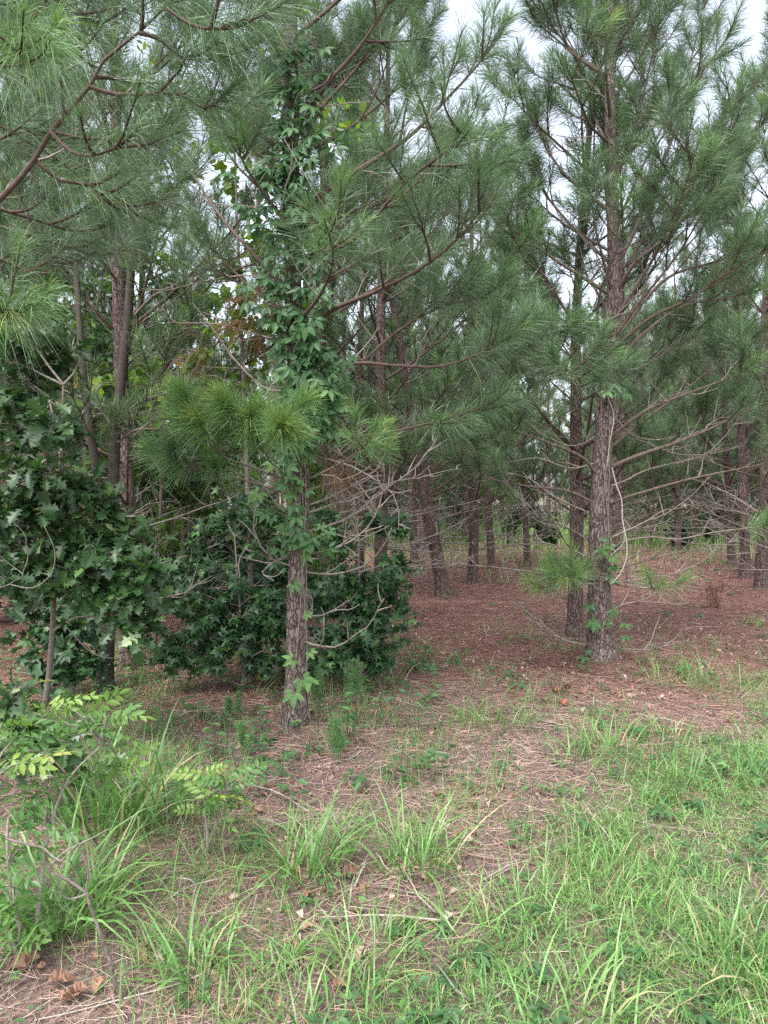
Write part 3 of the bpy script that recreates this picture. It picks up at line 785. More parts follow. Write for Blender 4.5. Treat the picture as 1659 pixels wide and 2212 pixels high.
OAK = strip_leaf([(0, 0.012), (0.14, 0.02), (0.2, 0.10), (0.28, 0.22), (0.32, 0.10), (0.40, 0.11), (0.52, 0.36), (0.56, 0.15), (0.64, 0.13), (0.76, 0.32), (0.80, 0.15), (0.88, 0.17), (0.93, 0.05), (1, 0)], 0.3, 0.25)
TULIP = strip_leaf([(-0.35, 0.008), (-0.02, 0.012), (0.0, 0.2), (0.12, 0.42), (0.25, 0.36), (0.42, 0.28), (0.6, 0.36), (0.82, 0.30), (0.84, 0.12), (0.78, 0.0)], 0.15, 0.1)
def fan_leaf(lobes, n_between=1, base=0.42, tipr=1.0, cx=0.0):
    ang, rad = [], []
    for k_, a in enumerate(lobes):
        ang.append(a); rad.append(tipr * (1.0 if abs(a) < 100 else 0.75))
        if k_ < len(lobes) - 1:
            ang.append((a + lobes[k_ + 1]) / 2); rad.append(base)
    ang = np.radians([-165] + ang + [165]); rad = np.array([0.12] + rad + [0.12])
    V = np.stack([rad * np.cos(ang), rad * np.sin(ang), -0.2 * rad ** 2], 1) * 0.6
    V = np.vstack([[0, 0, 0.03], V])
    k = len(V)
    tr = [[0, a, a + 1] for a in range(1, k - 1)] + [[0, k - 1, 1]]
    return V, np.zeros((0, 4), int), np.array(tr)
STAR = fan_leaf([-118, -60, 0, 60, 118])
MAPLE = fan_leaf([-110, -52, 0, 52, 110], base=0.55)
CREEPER = merge([xf(OVATE, R(a), s, (0.05 + 0.08 * math.cos(R(a)), 0.08 * math.sin(R(a)), 0), 0.25 + d_) for a, s, d_ in ((0, 0.64, .1), (50, 0.58, -.1), (-54, 0.6, .2), (108, 0.44, .15), (-102, 0.42, 0))])
SUMAC = merge([xf(OVATE, R((58 + 9 * math.sin(7 * f + sg)) * sg), 0.36 * (1 - 0.5 * abs(f - 0.5)), (f, 0, -0.3 * f * f), 0.15 + 0.2 * math.sin(11 * f + 2 * sg)) for f in (0.14, 0.36, 0.58, 0.79) for sg in (-1, 1)] + [xf(OVATE, 0.1, 0.32, (0.9, 0, -0.25), 0.5),
               strip_leaf([(-0.05, 0.006), (0.4, 0.006), (0.95, 0.004)], 0, 0.3)[:2]])
TRIO = merge([xf(OVATE, R(a), 0.6, (0, 0, 0), 0.3) for a in (0, 75, -75)])

def leaves(mb, tm, P, D, N, S, tint, mat=0):
    P, D, N = (np.asarray(a, float) for a in (P, D, N)); n = len(P)
    if n == 0: return
    D = nrm(D); Bv = nrm(np.cross(N, D) + 1e-6); Nn = np.cross(D, Bv)
    V0, q, tr = tm
    S = np.broadcast_to(S, (n,))
    V = P[:, None] + S[:, None, None] * (V0[None, :, 0:1] * D[:, None] + V0[None, :, 1:2] * Bv[:, None] + V0[None, :, 2:3] * Nn[:, None])
    k = len(V0); off = (np.arange(n) * k)[:, None, None]
    mb.add(V.reshape(-1, 3), (q[None] + off).reshape(-1, 4) if len(q) else None, (tr[None] + off).reshape(-1, 3) if len(tr) else None, np.repeat(np.broadcast_to(tint, (n,)), k), mat)

def leafy(name, label, cat, base, blobs, tm, lmat, size, twigs=10, per=6, stem_r=0.018, tint=(0.35, 0.2), bark='grey_wood', upn=0.8, group=None, tone=0.75, odd=0.0, odd_t=0.93, stems=None):
    """a broad-leaved shrub or tree: stems from the base, a branch to each spray, leaves along its twigs. blobs: (point, radius)"""
    base = np.asarray(base, float)
    root = thing(name, label, cat, tuple(base), group)
    wb = MB(); lb = MB()
    P, D, N, S, Tn = [], [], [], [], []
    top = max(b[0][2] for b in blobs)
    cen = np.mean([b[0] for b in blobs], 0)
    if stems is None:
        axis = spline([base - [0, 0, 0.05], base * 0.6 + cen * 0.4 + [0.04, 0, -0.1 * (cen[2] - base[2])], np.array([cen[0], cen[1], top - 0.15 * (top - base[2])])], 0.12)
        stems = [(axis, stem_r)]
    for ax, r_ in stems:
        tube(wb, ax, np.linspace(r_, r_ * 0.25, len(ax)), 8, tone)
    allax = np.vstack([ax for ax, _ in stems])
    for c, rad in blobs:
        c = np.asarray(c, float)
        cand = allax[allax[:, 2] < c[2] + 0.05]
        if len(cand) == 0: cand = allax
        j = np.argmin(np.linalg.norm(cand - c, axis=1) + 0.25 * np.abs(cand[:, 2] - (c[2] - 0.3)))
        o = cand[j]
        mid_ = (o + c) / 2 + rs.normal(size=3) * 0.06 + np.array([0, 0, 0.05])
        br = spline([o, mid_, c], 0.1)
        tube(wb, br, np.linspace(0.008, 0.003, len(br)), 5, tone - 0.1)
        for _ in range(twigs):
            st = br[rs.integers(len(br) // 2, len(br))]
            dv = nrm(rs.normal(size=3) * np.array([1, 1, 0.65]))
            e = c + dv * rad * rs.random() ** 0.4
            tw = spline([st, (st + e) / 2 + rs.normal(size=3) * 0.03 * rad * 5, e], 0.06)
            tube(wb, tw, np.linspace(0.003, 0.0013, len(tw)), 3, tone, cap=False)
            td = nrm(tw[-1] - tw[0])
            for m_ in range(per):
                f = 1 - 0.75 * (m_ / per) * rs.uniform(0.7, 1.0)
                p = tw[min(len(tw) - 1, int(f * (len(tw) - 1)))] + rs.normal(size=3) * 0.012
                d = nrm(td * 0.5 + nrm(rs.normal(size=3)) * 0.8 + np.array([0, -0.1, -0.15]))
                P.append(p + d * size * 0.18); D.append(d)
                N.append(nrm(np.array([0, -0.35, upn]) + rs.normal(size=3) * 0.38))
                S.append(size * rs.uniform(0.6, 1.15))
                Tn.append(odd_t if rs.random() < odd else np.clip(rs.normal(*tint), 0.02, 0.88))
    leaves(lb, tm, P, D, N, np.array(S), np.array(Tn))
    put(wb.build('stem', M[bark]), root)
    put(lb.build('foliage', M[lmat], smooth=False), root)
    return root

def blob(dx, dy, Y, r):
    return (at(dx, dy, Y), r)

# the oak with glossy lobed leaves on the left
oak = [blob(70, 690, 4.3, .22), blob(20, 760, 4.4, .25), blob(60, 830, 4.3, .2), blob(120, 920, 3.9, .12), blob(30, 1010, 4.2, .25), blob(110, 1020, 4.1, .2), blob(60, 1090, 4.2, .25), blob(170, 1060, 4.3, .18),
       blob(240, 1110, 4.3, .16), blob(285, 1170, 4.2, .14), blob(160, 1150, 4.3, .22), blob(90, 1180, 4.3, .22), blob(240, 1200, 4.1, .18), blob(180, 1250, 4.2, .2), blob(310, 1240, 4.1, .12), blob(290, 1290, 4.1, .14),
       blob(310, 1350, 4.1, .10), blob(20, 1140, 4.2, .22), blob(100, 1245, 4.3, .16), blob(15, 1230, 4.1, .2), blob(10, 910, 4.3, .2), blob(120, 750, 4.5, .18), blob(230, 1260, 4.2, .14)]
leafy('oak_tree', 'young oak with dark glossy lobed leaves at the left edge', 'oak tree', ground(60, 1620), oak, OAK, 'oak_leaf', 0.125, 12, 7, 0.022, (0.33, 0.17), odd=0.012, odd_t=0.92)
# sweetgums
gum = [blob(460, 1130, 6.0, .25), blob(520, 1100, 6.1, .22), blob(470, 1250, 5.9, .28), blob(540, 1290, 5.9, .28), blob(585, 1210, 6.0, .25), blob(430, 1330, 5.8, .22), blob(520, 1390, 5.8, .25), blob(600, 1360, 5.8, .22),
       blob(380, 1390, 5.7, .2), blob(570, 1120, 6.2, .22), blob(450, 1420, 5.7, .18), blob(560, 1430, 5.8, .16), blob(600, 1290, 5.9, .2), blob(420, 1200, 6.1, .18), blob(500, 1330, 5.9, .22), blob(360, 1420, 5.7, .14), blob(625, 1330, 5.9, .22), blob(620, 1420, 5.8, .18), blob(470, 1380, 5.7, .22), blob(560, 1340, 5.8, .25), blob(410, 1270, 5.9, .2)]
leafy('sweetgum_shrub', 'dark green star-leaved sweetgum left of the creeper pine', 'sweetgum', ground(520, 1500), [(c_, r_ * rs.uniform(0.75, 1.3)) for c_, r_ in gum], STAR, 'gum_leaf', 0.11, 12, 9, 0.02, (0.36, 0.24), odd=0.01)
gum2 = [blob(720, 1270, 6.0, .25), blob(780, 1240, 6.1, .25), blob(700, 1370, 5.8, .25), blob(760, 1400, 5.8, .25), blob(840, 1390, 5.9, .22), blob(850, 1310, 6.0, .2), blob(860, 1215, 6.1, .2), blob(870, 1140, 6.1, .15),
        blob(720, 1170, 6.2, .14), blob(700, 1110, 6.3, .10), blob(800, 1330, 5.9, .22), blob(820, 1440, 5.8, .15), blob(700, 1440, 5.7, .16), blob(740, 1320, 5.9, .25), blob(670, 1310, 5.9, .22), blob(790, 1300, 5.9, .25), blob(780, 1360, 5.8, .22), blob(730, 1400, 5.8, .25), blob(840, 1260, 5.9, .2), blob(830, 1140, 6.2, .10)]
leafy('sweetgum_shrub', 'dark green star-leaved sweetgum right of the creeper pine', 'sweetgum', ground(755, 1470), [(c_, r_ * rs.uniform(0.75, 1.3)) for c_, r_ in gum2], STAR, 'gum_leaf', 0.11, 12, 9, 0.02, (0.36, 0.24), odd=0.01)
gum3 = [blob(60, 1330, 5.6, .2), blob(140, 1320, 5.6, .22), blob(60, 1390, 5.5, .2), blob(150, 1400, 5.5, .22), blob(110, 1440, 5.4, .2), blob(190, 1440, 5.5, .14), blob(170, 1360, 5.6, .18)]
leafy('sweetgum_shrub', 'low star-leaved sweetgum under the oak at the left', 'sweetgum', ground(130, 1500), gum3, MAPLE, 'gum_leaf', 0.12, 12, 7, 0.012, (0.4, 0.2))
gum4 = [blob(310, 1040, 7.5, .3), blob(360, 1080, 7.6, .3), blob(420, 1050, 7.8, .3), blob(300, 1130, 7.3, .25), blob(380, 1160, 8, .3), blob(250, 900, 7.2, .3), blob(330, 960, 7.4, .25), blob(220, 980, 7.0, .25)]
leafy('hardwood_sapling', 'thin sapling with small leaves between the oak and the sweetgum', 'sapling', at(330, 1420, 7.6) * [1, 1, 0], gum4, OVATE, 'tulip_leaf', 0.09, 14, 8, 0.014, (0.2, 0.15))
# tall backlit poplar behind the creeper pine
tul = [blob(590, 480, 7.0, .3), blob(560, 420, 7.0, .3), blob(600, 320, 7.2, .3), blob(640, 60, 7.0, .35), blob(720, 190, 7.2, .3), blob(740, 290, 7.4, .25), blob(480, 580, 6.6, .12), blob(440, 310, 6.8, .3), blob(540, 690, 6.4, .25),
       blob(480, 720, 6.4, .22), blob(580, 720, 6.6, .25), blob(390, 830, 6.4, .3), blob(410, 770, 6.6, .2), blob(620, 140, 7.2, .3), blob(520, 800, 6.8, .3), blob(600, 590, 7.0, .2), blob(540, 330, 7, .3), blob(480, 400, 7.0, .22), blob(560, 540, 6.8, .14),
       blob(510, 640, 6.3, .16), blob(440, 660, 6.6, .14), blob(470, 250, 7, .3), blob(560, 220, 7, .35), blob(350, 880, 6.6, .2), blob(640, 680, 6.8, .25), blob(300, 800, 6.7, .2), blob(220, 830, 6.9, .25), blob(120, 860, 7.0, .3)]
leafy('poplar_tree', 'tall poplar with pale backlit leaves behind the creeper pine', 'poplar tree', ground(545, 1483), [(c_, r_ * 1.35) for c_, r_ in tul], TULIP, 'tulip_leaf', 0.095, 10, 5, 0.03, (0.55, 0.2), bark='grey_wood', upn=0.5, odd=0.02, odd_t=0.96)
tul2 = [blob(180, 720, 8, .4), blob(300, 730, 8, .35), blob(90, 600, 8, .4), blob(240, 620, 8.2, .4), blob(30, 500, 8.2, .4), blob(160, 420, 8.5, .4), blob(320, 400, 8.6, .35), blob(30, 730, 7.8, .35), blob(100, 250, 8.5, .4), blob(380, 180, 8.6, .4), blob(340, 560, 8.4, .3), blob(230, 820, 8, .35)]
leafy('hardwood_tree', 'leafy hardwood filling the gloom behind the forked grey trunks', 'hardwood tree', at(150, 1400, 8.2) * [1, 1, 0], [(c_, r_ * 1.2) for c_, r_ in tul2], OVATE, 'tulip_leaf', 0.10, 18, 8, 0.04, (0.25, 0.2), upn=0.5)

def dup(root, x, y, rz, s, label, group):
    r = root.copy(); sc.collection.objects.link(r)
    r.location = (x, y, float(gh(x, y))); r.rotation_euler = (0, 0, rz); r.scale = (s, s, s); r['label'] = label; r['group'] = group
    for ch in root.children:
        c = ch.copy(); sc.collection.objects.link(c); c.parent = r
    return r
under = [o for o in sc.objects if o.name.startswith(('sweetgum_shrub', 'hardwood_sapling')) and o.parent is None]
for k in range(34):
    y = r2.uniform(6.9, 14); bx = r2.uniform(-60, 640) if k < 27 else r2.uniform(640, 840)
    x = (bx - CX) / FOC * y
    src = under[k % len(under)]
    dup(src, x, y, r2.uniform(0, 6.28), (r2.uniform(0.7, 1.3) if k < 27 else r2.uniform(0.45, 0.7)), 'shrub in the deep shade of the trees behind the front sweetgums', 'shrubs in the deep shade')
for k in range(16):
    y = r2.uniform(20, 30); bx = r2.uniform(840, 1660)
    dup(under[k % len(under)], (bx - CX) / FOC * y, y, r2.uniform(0, 6.28), r2.uniform(0.8, 1.4), 'low shrub at the sunlit back of the plantation near the bright grass', 'low shrubs near the bright grass')
tul3 = [blob(40, 640, 6.8, .35), blob(120, 700, 7, .35), blob(220, 740, 7.2, .3), blob(330, 700, 7.4, .3), blob(60, 860, 6.6, .3), blob(150, 900, 7, .35), blob(330, 830, 7.4, .3), blob(400, 720, 7.6, .25), blob(300, 930, 7.4, .3), blob(380, 970, 7.6, .3), blob(180, 620, 7.2, .3), blob(90, 540, 7.2, .3), blob(250, 560, 7.5, .3), blob(420, 900, 7.8, .25), blob(330, 1050, 7.4, .3), blob(480, 980, 7.8, .3), blob(560, 960, 8, .3), blob(370, 620, 7.8, .2)]
leafy('hardwood_tree', 'dark leafy hardwood crowding round the forked grey trunks', 'hardwood tree', at(320, 1430, 7.5) * [1, 1, 0], tul3, OVATE, 'gum_leaf', 0.085, 22, 9, 0.03, (0.4, 0.25), upn=0.5)
for k, (bx, Y, tx) in enumerate(((120, 8.0, 140), (60, 7.2, 30), (330, 7.0, 345), (400, 8.6, 380), (170, 9.2, 190), (450, 9.5, 470), (20, 9.5, 10))):
    p0 = np.array([(bx - CX) / FOC * Y, Y, 0.0]); rt = thing('hardwood_pole', 'thin dark bare pole of a stem among the crowded stems at the left', 'sapling', tuple(p0), 'thin dark stems at the left')
    wb = MB(); e = at(tx, 560 + 40 * (k % 3), Y)
    limb(wb, [], spline([p0 - [0, 0, .05], p0 * .5 + e * .5 + rs.normal(size=3) * .05, e], 0.1), 0.035, dead=True, sub=0.12, sublen=1.0, tone=0.8, first=0.25, pale=0.4)
    put(wb.build('stem', M['wood']), rt)
# forked grey trunks
root = thing('hardwood_tree', 'smooth grey trunk forking in two behind the oak', 'hardwood tree', tuple(ground(226, 1492)))
YD = root.location[1]
mb = MB(); trunk_mesh(mb, [at(a, b, YD) for a, b in ((226, 1496), (232, 1380), (238, 1250), (243, 1100), (250, 930), (262, 820), (276, 690), (287, 520), (294, 360), (296, 200))], 0.060, 0.02, 18, 0.25, rough=0.012)
put(mb.build('trunk', M['grey_bark']), root)
mb = MB(); trunk_mesh(mb, [at(a, b, YD + dy_) for a, b, dy_ in ((236, 1300, 0), (222, 1110, -.05), (204, 990, -.1), (188, 880, -.1), (176, 760, -.1), (166, 600, 0), (160, 480, .1))], 0.042, 0.018, 14, 0, rough=0.012)
put(mb.build('trunk', M['grey_bark']), root)
for pts, d_, r_ in (([(292, 680), (330, 640), (370, 620), (430, 590), (500, 560), (570, 525)], -.3, .016), ([(255, 910), (300, 870), (380, 840), (450, 800)], -.5, .012), ([(250, 960), (290, 930), (340, 925)], -.5, .012),
                    ([(180, 800), (120, 770), (40, 760), (-40, 780)], -.4, .012), ([(284, 560), (220, 480), (180, 430)], .4, .014), ([(250, 930), (200, 870), (100, 830)], .3, .012), ([(262, 800), (330, 740), (400, 690)], .5, .012),
                    ([(288, 500), (340, 430), (390, 390)], .5, .014), ([(165, 600), (100, 530), (20, 480)], .2, .014)):
    wb = MB(); limb(wb, [], px(pts, YD, YD + d_, 0.08), r_, dead=True, sub=0.14, sublen=0.6, tone=0.9, pale=0.55)
    put(wb.build('branch', M['grey_wood']), root)

# ------------------------------------------------------------------ creeper on the trunks
def creeper(label, pine, spots, mult=1.0):
    root = thing('creeper_vine', label, 'vine', tuple(pine.path[0]))
    wb = MB(); lb = MB()
    zs = sorted({round(float(s[0][2]), 3) for s in spots})
    for k in range(3):
        zz = np.linspace(0.05, max(zs), 60)
        a = 4.2 + k * 0.9 + 1.2 * np.sin(zz * (1.1 + 0.3 * k) + k)
        c = np.array([pine.on(z) for z in zz]); r_ = np.interp(zz, pine.path[:, 2], pine.rad) + 0.004
        tube(wb, np.stack([c[:, 0] + r_ * np.cos(a), c[:, 1] + r_ * np.sin(a), zz], 1), 0.004, 4, 0.6)
    P, D, N, S, Tn = [], [], [], [], []
    for c, n, rad, tint in spots:
        for _ in range(n if tint > 0.9 else int(n * (mult if c[2] > 1.65 else 0.8))):
            p = c + rs.normal(size=3) * np.array([rad * 1.25, 0.05, rad])
            p[1] = c[1] - abs(rs.normal()) * 0.05 - 0.03
            ax = pine.on(p[2])
            outw = nrm(p - ax + 1e-4)
            e = p
            b0 = ax + outw * (np.interp(p[2], pine.path[:, 2], pine.rad))
            tube(wb, np.array([b0, (b0 + e) / 2 + [0, 0, 0.015], e]), 0.0012, 3, 0.8, cap=False)
            P.append(e); D.append(nrm(outw * 0.6 + np.array([0, -0.2, -0.55]) + rs.normal(size=3) * 0.35)); N.append(nrm(np.array([0, -0.8, 0.65]) + rs.normal(size=3) * 0.3))
            S.append(rs.uniform(0.065, 0.145) * (0.55 if tint > 0.95 else 1)); Tn.append(np.clip(rs.normal(tint, 0.15), 0.05, 0.88) if tint < 0.95 else 0.97)
    leaves(lb, CREEPER, P, D, N, np.array(S), np.array(Tn))
    put(wb.build('stem', M['grey_wood']), root); put(lb.build('foliage', M['creeper_leaf'], smooth=False), root)
ya = YA - 0.07
sp = [(at(a, b, ya), n, r_, t_) for a, b, n, r_, t_ in ((655, 760, 7, .06, .35), (690, 770, 8, .06, .35), (640, 800, 7, .07, .5), (685, 830, 8, .06, .35), (710, 800, 4, .05, .5), (650, 870, 7, .06, .55), (680, 880, 6, .06, .55), (700, 880, 4, .06, .55),
      (640, 910, 4, .05, .5), (600, 1095, 6, .06, .6), (640, 1090, 6, .05, .6), (575, 1090, 3, .04, .6), (640, 1150, 7, .05, .6), (690, 1140, 7, .06, .6), (700, 1165, 5, .05, .6), (655, 1190, 6, .05, .6), (640, 1040, 3, .05, .6), (620, 500, 4, .07, .3),
      (640, 560, 4, .07, .3), (650, 460, 4, .08, .3), (600, 520, 4, .06, .3), (655, 640, 5, .07, .4), (625, 680, 4, .07, .4), (640, 390, 6, .09, .3), (620, 330, 6, .09, .3), (650, 280, 6, .1, .35), (640, 1260, 2, .04, .7), (660, 1310, 2, .03, .75), (660, 1400, 3, .04, .8), (655, 1475, 4, .05, .8),
      (765, 775, 1, .01, .97), (683, 928, 1, .01, .97), (720, 850, 1, .01, .9), (600, 600, 4, .07, .3), (620, 420, 5, .08, .3), (610, 230, 6, .1, .3), (650, 180, 6, .1, .35), (605, 380, 6, .1, .3), (655, 340, 6, .09, .3), (600, 450, 5, .09, .3), (660, 520, 5, .07, .35), (605, 640, 5, .08, .3), (665, 700, 5, .06, .45), (610, 740, 5, .07, .4), (660, 120, 5, .1, .4), (615, 120, 5, .1, .35), (640, 950, 5, .05, .5), (670, 940, 4, .05, .5), (630, 990, 3, .05, .55))]
creeper('five-fingered creeper climbing the slender pine left of centre', A, sp, 3.2)
yb = YB - 0.12
sp = [(at(a, b, yb), n, r_, t_) for a, b, n, r_, t_ in ((1300, 1170, 5, .04, .7), (1305, 1210, 5, .04, .7), (1312, 1240, 4, .04, .7), (1290, 1310, 4, .05, .65), (1300, 1330, 3, .05, .65), (1315, 830, 6, .05, .65), (1330, 860, 4, .05, .65), (1285, 1400, 3, .06, .6), (1330, 1360, 3, .06, .55))]
creeper('sparse creeper sprigs on the stout right-hand pine', B, sp)
mb = MB()
tube(mb, px([(1322, 1010), (1332, 1050), (1343, 1080), (1344, 1120), (1352, 1160), (1354, 1200), (1340, 1240), (1318, 1262)], YB - 0.15, YB - 0.3, 0.05), 0.005, 5, 0.05)
tube(mb, px([(1310, 850), (1326, 900), (1316, 960), (1312, 1010)], YB - 0.15, YB - 0.14, 0.05), 0.004, 5, 0.05)
tube(mb, px([(1344, 1120), (1348, 1170), (1330, 1190), (1318, 1200)], YB - 0.18, YB - 0.2, 0.05), 0.0035, 5, 0.05)
tag(mb.build('hanging_vine', M['grey_wood']), 'bare pale vine stem hanging beside the stout pine trunk', 'vine')

# ------------------------------------------------------------------ grass
def blades(mb, P, az, tilt, bend, L, W, tint, segs=5, twist=0.5):
    n = len(P)
    s = np.linspace(0, 1, segs + 1)
    th = tilt[:, None] + bend[:, None] * s[None] ** 1.6
    ds = L[:, None] / segs
    hx = np.concatenate([np.zeros((n, 1)), np.cumsum(np.sin(th[:, 1:]) * ds, 1)], 1)
    hz = np.concatenate([np.zeros((n, 1)), np.cumsum(np.cos(th[:, 1:]) * ds, 1)], 1)
    c, sn = np.cos(az)[:, None], np.sin(az)[:, None]
    C = np.stack([P[:, 0:1] + hx * c, P[:, 1:2] + hx * sn, P[:, 2:3] + hz], -1)
    C[..., 2] = np.maximum(C[..., 2], gh(C[..., 0], C[..., 1]) + 0.008)
    wv = az + math.pi / 2 + twist * rs.normal(size=n)
    Wd = np.stack([np.cos(wv), np.sin(wv), 0.25 * rs.normal(size=n)], -1)
    prof = (np.minimum(1.0, 0.55 + s * 1.8) * (1 - s ** 2.2))
    prof[-1] = 0.04
    h = (W[:, None] * prof[None] * 0.5)[..., None] * Wd[:, None]
    V = np.stack([C - h, C + h], 2).reshape(-1, 3)
    k = (segs + 1) * 2
    b = (np.arange(n) * k)[:, None, None]; r_ = (np.arange(segs) * 2)[None, :, None]
    q = (b + r_ + np.array([0, 1, 3, 2])[None, None]).reshape(-1, 4)
    mb.add(V, q, None, np.repeat(tint, k))

def on_ground(x, y):
    return np.stack([x, y, gh(x, y) - 0.004], -1)

def clump(dx, dy, h, n, wid, spread, label, tint=0.45, lean=0.25, bend=1.5, dry=0.06):
    n = int(n * 0.8); wid *= 0.8; h *= 0.85 if dx > 350 else 0.95
    p = ground(dx, dy)
    L0 = h * p[1] / FOC
    root = tag(bpy.data.objects.new('grass_clump', None))
    mb = MB()
    a = rs.random(n) * 6.283; rr = spread * 1.25 * np.sqrt(rs.random(n))
    x = p[0] + rr * np.cos(a); y = p[1] + rr * np.sin(a)
    az = a + rs.normal(size=n) * 1.1
    tilt = np.abs(rs.normal(size=n)) * lean + 0.05 + rr / max(spread, 1e-3) * 0.15
    L = L0 * 1.25 * rs.uniform(0.45, 1.1, n)
    tn = np.clip(rs.normal(tint, 0.18, n), 0.02, 0.8)
    tn = np.where(rs.random(n) < dry, rs.uniform(0.85, 0.95, n), tn)
    blades(mb, on_ground(x, y), az, tilt, rs.uniform(0.4, 1.3, n) * bend, L, rs.uniform(0.6, 1.2, n) * wid, tn)
    o = mb.build('grass_clump', M['grass'])
    bpy.data.objects.remove(root)
    tag(o, label, 'grass', 'grass clumps on the verge')
    o.location = p
    me = o.data
    co = np.empty(len(me.vertices) * 3, np.float32); me.vertices.foreach_get("co", co)
    co = co.reshape(-1, 3) - p.astype(np.float32); me.vertices.foreach_set("co", co.ravel())
    return o

for a in (
    (240, 1800, 225, 150, 0.018, 0.17, 'tall dark green grass clump behind the yellow-leaved sumac at left', 0.3, 0.22, 1.0),
    (330, 1780, 200, 130, 0.014, 0.14, 'dark grass clump between the two sumacs', 0.3, 0.3, 1.3),
    (145, 2010, 290, 240, 0.014, 0.13, 'big arching pale green grass clump crossed by the bare grey stem', 0.5, 0.35, 1.7),
    (430, 2100, 210, 110, 0.011, 0.09, 'arching grass clump at the foot of the small bare snag', 0.48, 0.35, 1.7),
    (655, 1905, 230, 100, 0.012, 0.08, 'upright broad-bladed grass clump in line with the creeper pine trunk', 0.45, 0.25, 1.5),
    (700, 1860, 190, 60, 0.010, 0.10, 'grass clump just behind the broad-bladed upright one', 0.45, 0.3, 1.6),
    (480, 1900, 150, 22, 0.010, 0.06, 'few-bladed grass clump below the right-hand sumac', 0.45, 0.3, 1.2),
    (900, 1885, 200, 170, 0.010, 0.12, 'dense grass clump standing alone on the straw in the middle', 0.5, 0.28, 1.4),
    (1065, 1575, 120, 150, 0.009, 0.22, 'wide arching grass clump at the near edge of the red straw', 0.42, 0.5, 1.6),
    (985, 1590, 100, 60, 0.008, 0.2, 'thin grass clump left of the wide arching one by the red straw', 0.35, 0.4, 1.4),
    (820, 1500, 100, 40, 0.009, 0.15, 'grass clump right of the fennel beside the creeper pine', 0.35, 0.3, 1.2),
    (1315, 1640, 120, 110, 0.010, 0.15, 'leafy grass clump below the stout pine', 0.42, 0.3, 1.4),
    (1250, 1665, 100, 90, 0.009, 0.15, 'grass clump left of the leafy one below the stout pine', 0.4, 0.4, 1.5),
    (1440, 1600, 90, 80, 0.009, 0.14, 'small dark grass clump on pale straw right of the stout pine', 0.35, 0.35, 1.4),
    (1435, 1480, 70, 80, 0.009, 0.3, 'grass clump at the foot of the stout pine, right side', 0.45, 0.3, 1.2),
    (1550, 1480, 95, 110, 0.011, 0.25, 'tall grass clump in the shade edge at right', 0.36, 0.3, 1.2),
    (1635, 1350, 55, 60, 0.012, 0.2, 'grass clump on the red straw at the right edge', 0.4, 0.35, 1.2),
    (1640, 1700, 120, 90, 0.010, 0.2, 'grass clump cut by the right edge above the lawn', 0.4, 0.35, 1.5),
    (1425, 1700, 110, 110, 0.009, 0.2, 'spreading grass clump at the upper edge of the green lawn', 0.45, 0.4, 1.5),
    (590, 2110, 170, 40, 0.010, 0.05, 'arching few-bladed grass clump left of the lawn on straw', 0.55, 0.3, 1.8),
    (800, 2080, 150, 130, 0.008, 0.12, 'bright green dense grass clump near the lawn edge', 0.52, 0.35, 1.5),
    (730, 2230, 210, 120, 0.009, 0.14, 'grass clump cut by the bottom edge, left of the lawn', 0.48, 0.35, 1.5),
    (1625, 2110, 230, 130, 0.010, 0.14, 'dark grass clump at the lower right edge', 0.36, 0.35, 1.5),
    (1120, 1990, 170, 110, 0.007, 0.14, 'tall thin grass clump in the middle of the lawn', 0.55, 0.35, 1.5),
    (785, 1800, 80, 60, 0.005, 0.07, 'small bluish grass tuft on the middle straw', 0.3, 0.4, 0.8),
    (330, 2090, 90, 50, 0.006, 0.05, 'short pale grass tuft between the bare stem and the snag', 0.6, 0.4, 0.9),
    (410, 2165, 80, 45, 0.005, 0.04, 'small grass tuft on bare straw near the bottom', 0.4, 0.5, 0.8),
    (520, 2200, 90, 50, 0.006, 0.05, 'small grass tuft by the flat weed at the bottom', 0.45, 0.4, 0.9),
    (960, 1750, 70, 45, 0.006, 0.08, 'low yellowish tuft left of the lawn point', 0.55, 0.5, 0.9),
    (1000, 2030, 150, 80, 0.008, 0.12, 'broad arching grass clump at the lawn edge below the middle clump', 0.58, 0.4, 1.6),
    (1240, 2210, 210, 120, 0.009, 0.15, 'bottom edge grass clump in the brightest part of the lawn', 0.58, 0.35, 1.6),
    (1140, 1245, 45, 60, 0.01, 0.15, 'dark grass tuft beside the thin lone pine', 0.1, 0.3, 0.8)):
    clump(*a)

# the lawn and thin grass nobody could count
def scatter(n, y0, y1, dens, margin=1.1):
    y = np.sqrt(rs.random(n) * (y1 ** 2 - y0 ** 2) + y0 ** 2)
    x = (rs.random(n) - 0.5) * 2 * 0.53 * margin * y
    k = rs.random(n) < dens(x, y)
    return x[k], y[k]
mb = MB()
x, y = scatter(190000, 1.5, 8.5, lambda x, y: lawn(x, y) ** 1.2 * (0.45 + 0.55 * np.clip(0.55 + 1.1 * wob(2.6 * x, 2.6 * y), 0, 1)))
n = len(x)
h = rs.uniform(0.045, 0.165, n) * (0.75 + 0.4 * wob(1.3 * x + 3, 1.3 * y)) * np.where(y > 4.5, 0.7, 1.0)
tn = np.clip(rs.normal(0.52, 0.16, n) + 0.1 * wob(x, y + 2), 0.05, 0.82); tn = np.where(rs.random(n) < 0.07, rs.uniform(0.83, 0.97, n), tn)
blades(mb, on_ground(x, y), rs.random(n) * 6.283, np.abs(rs.normal(size=n)) * 0.35, rs.uniform(0.8, 2.6, n), np.maximum(h, 0.045) * 1.1, rs.uniform(0.0022, 0.0065, n), tn, 4)
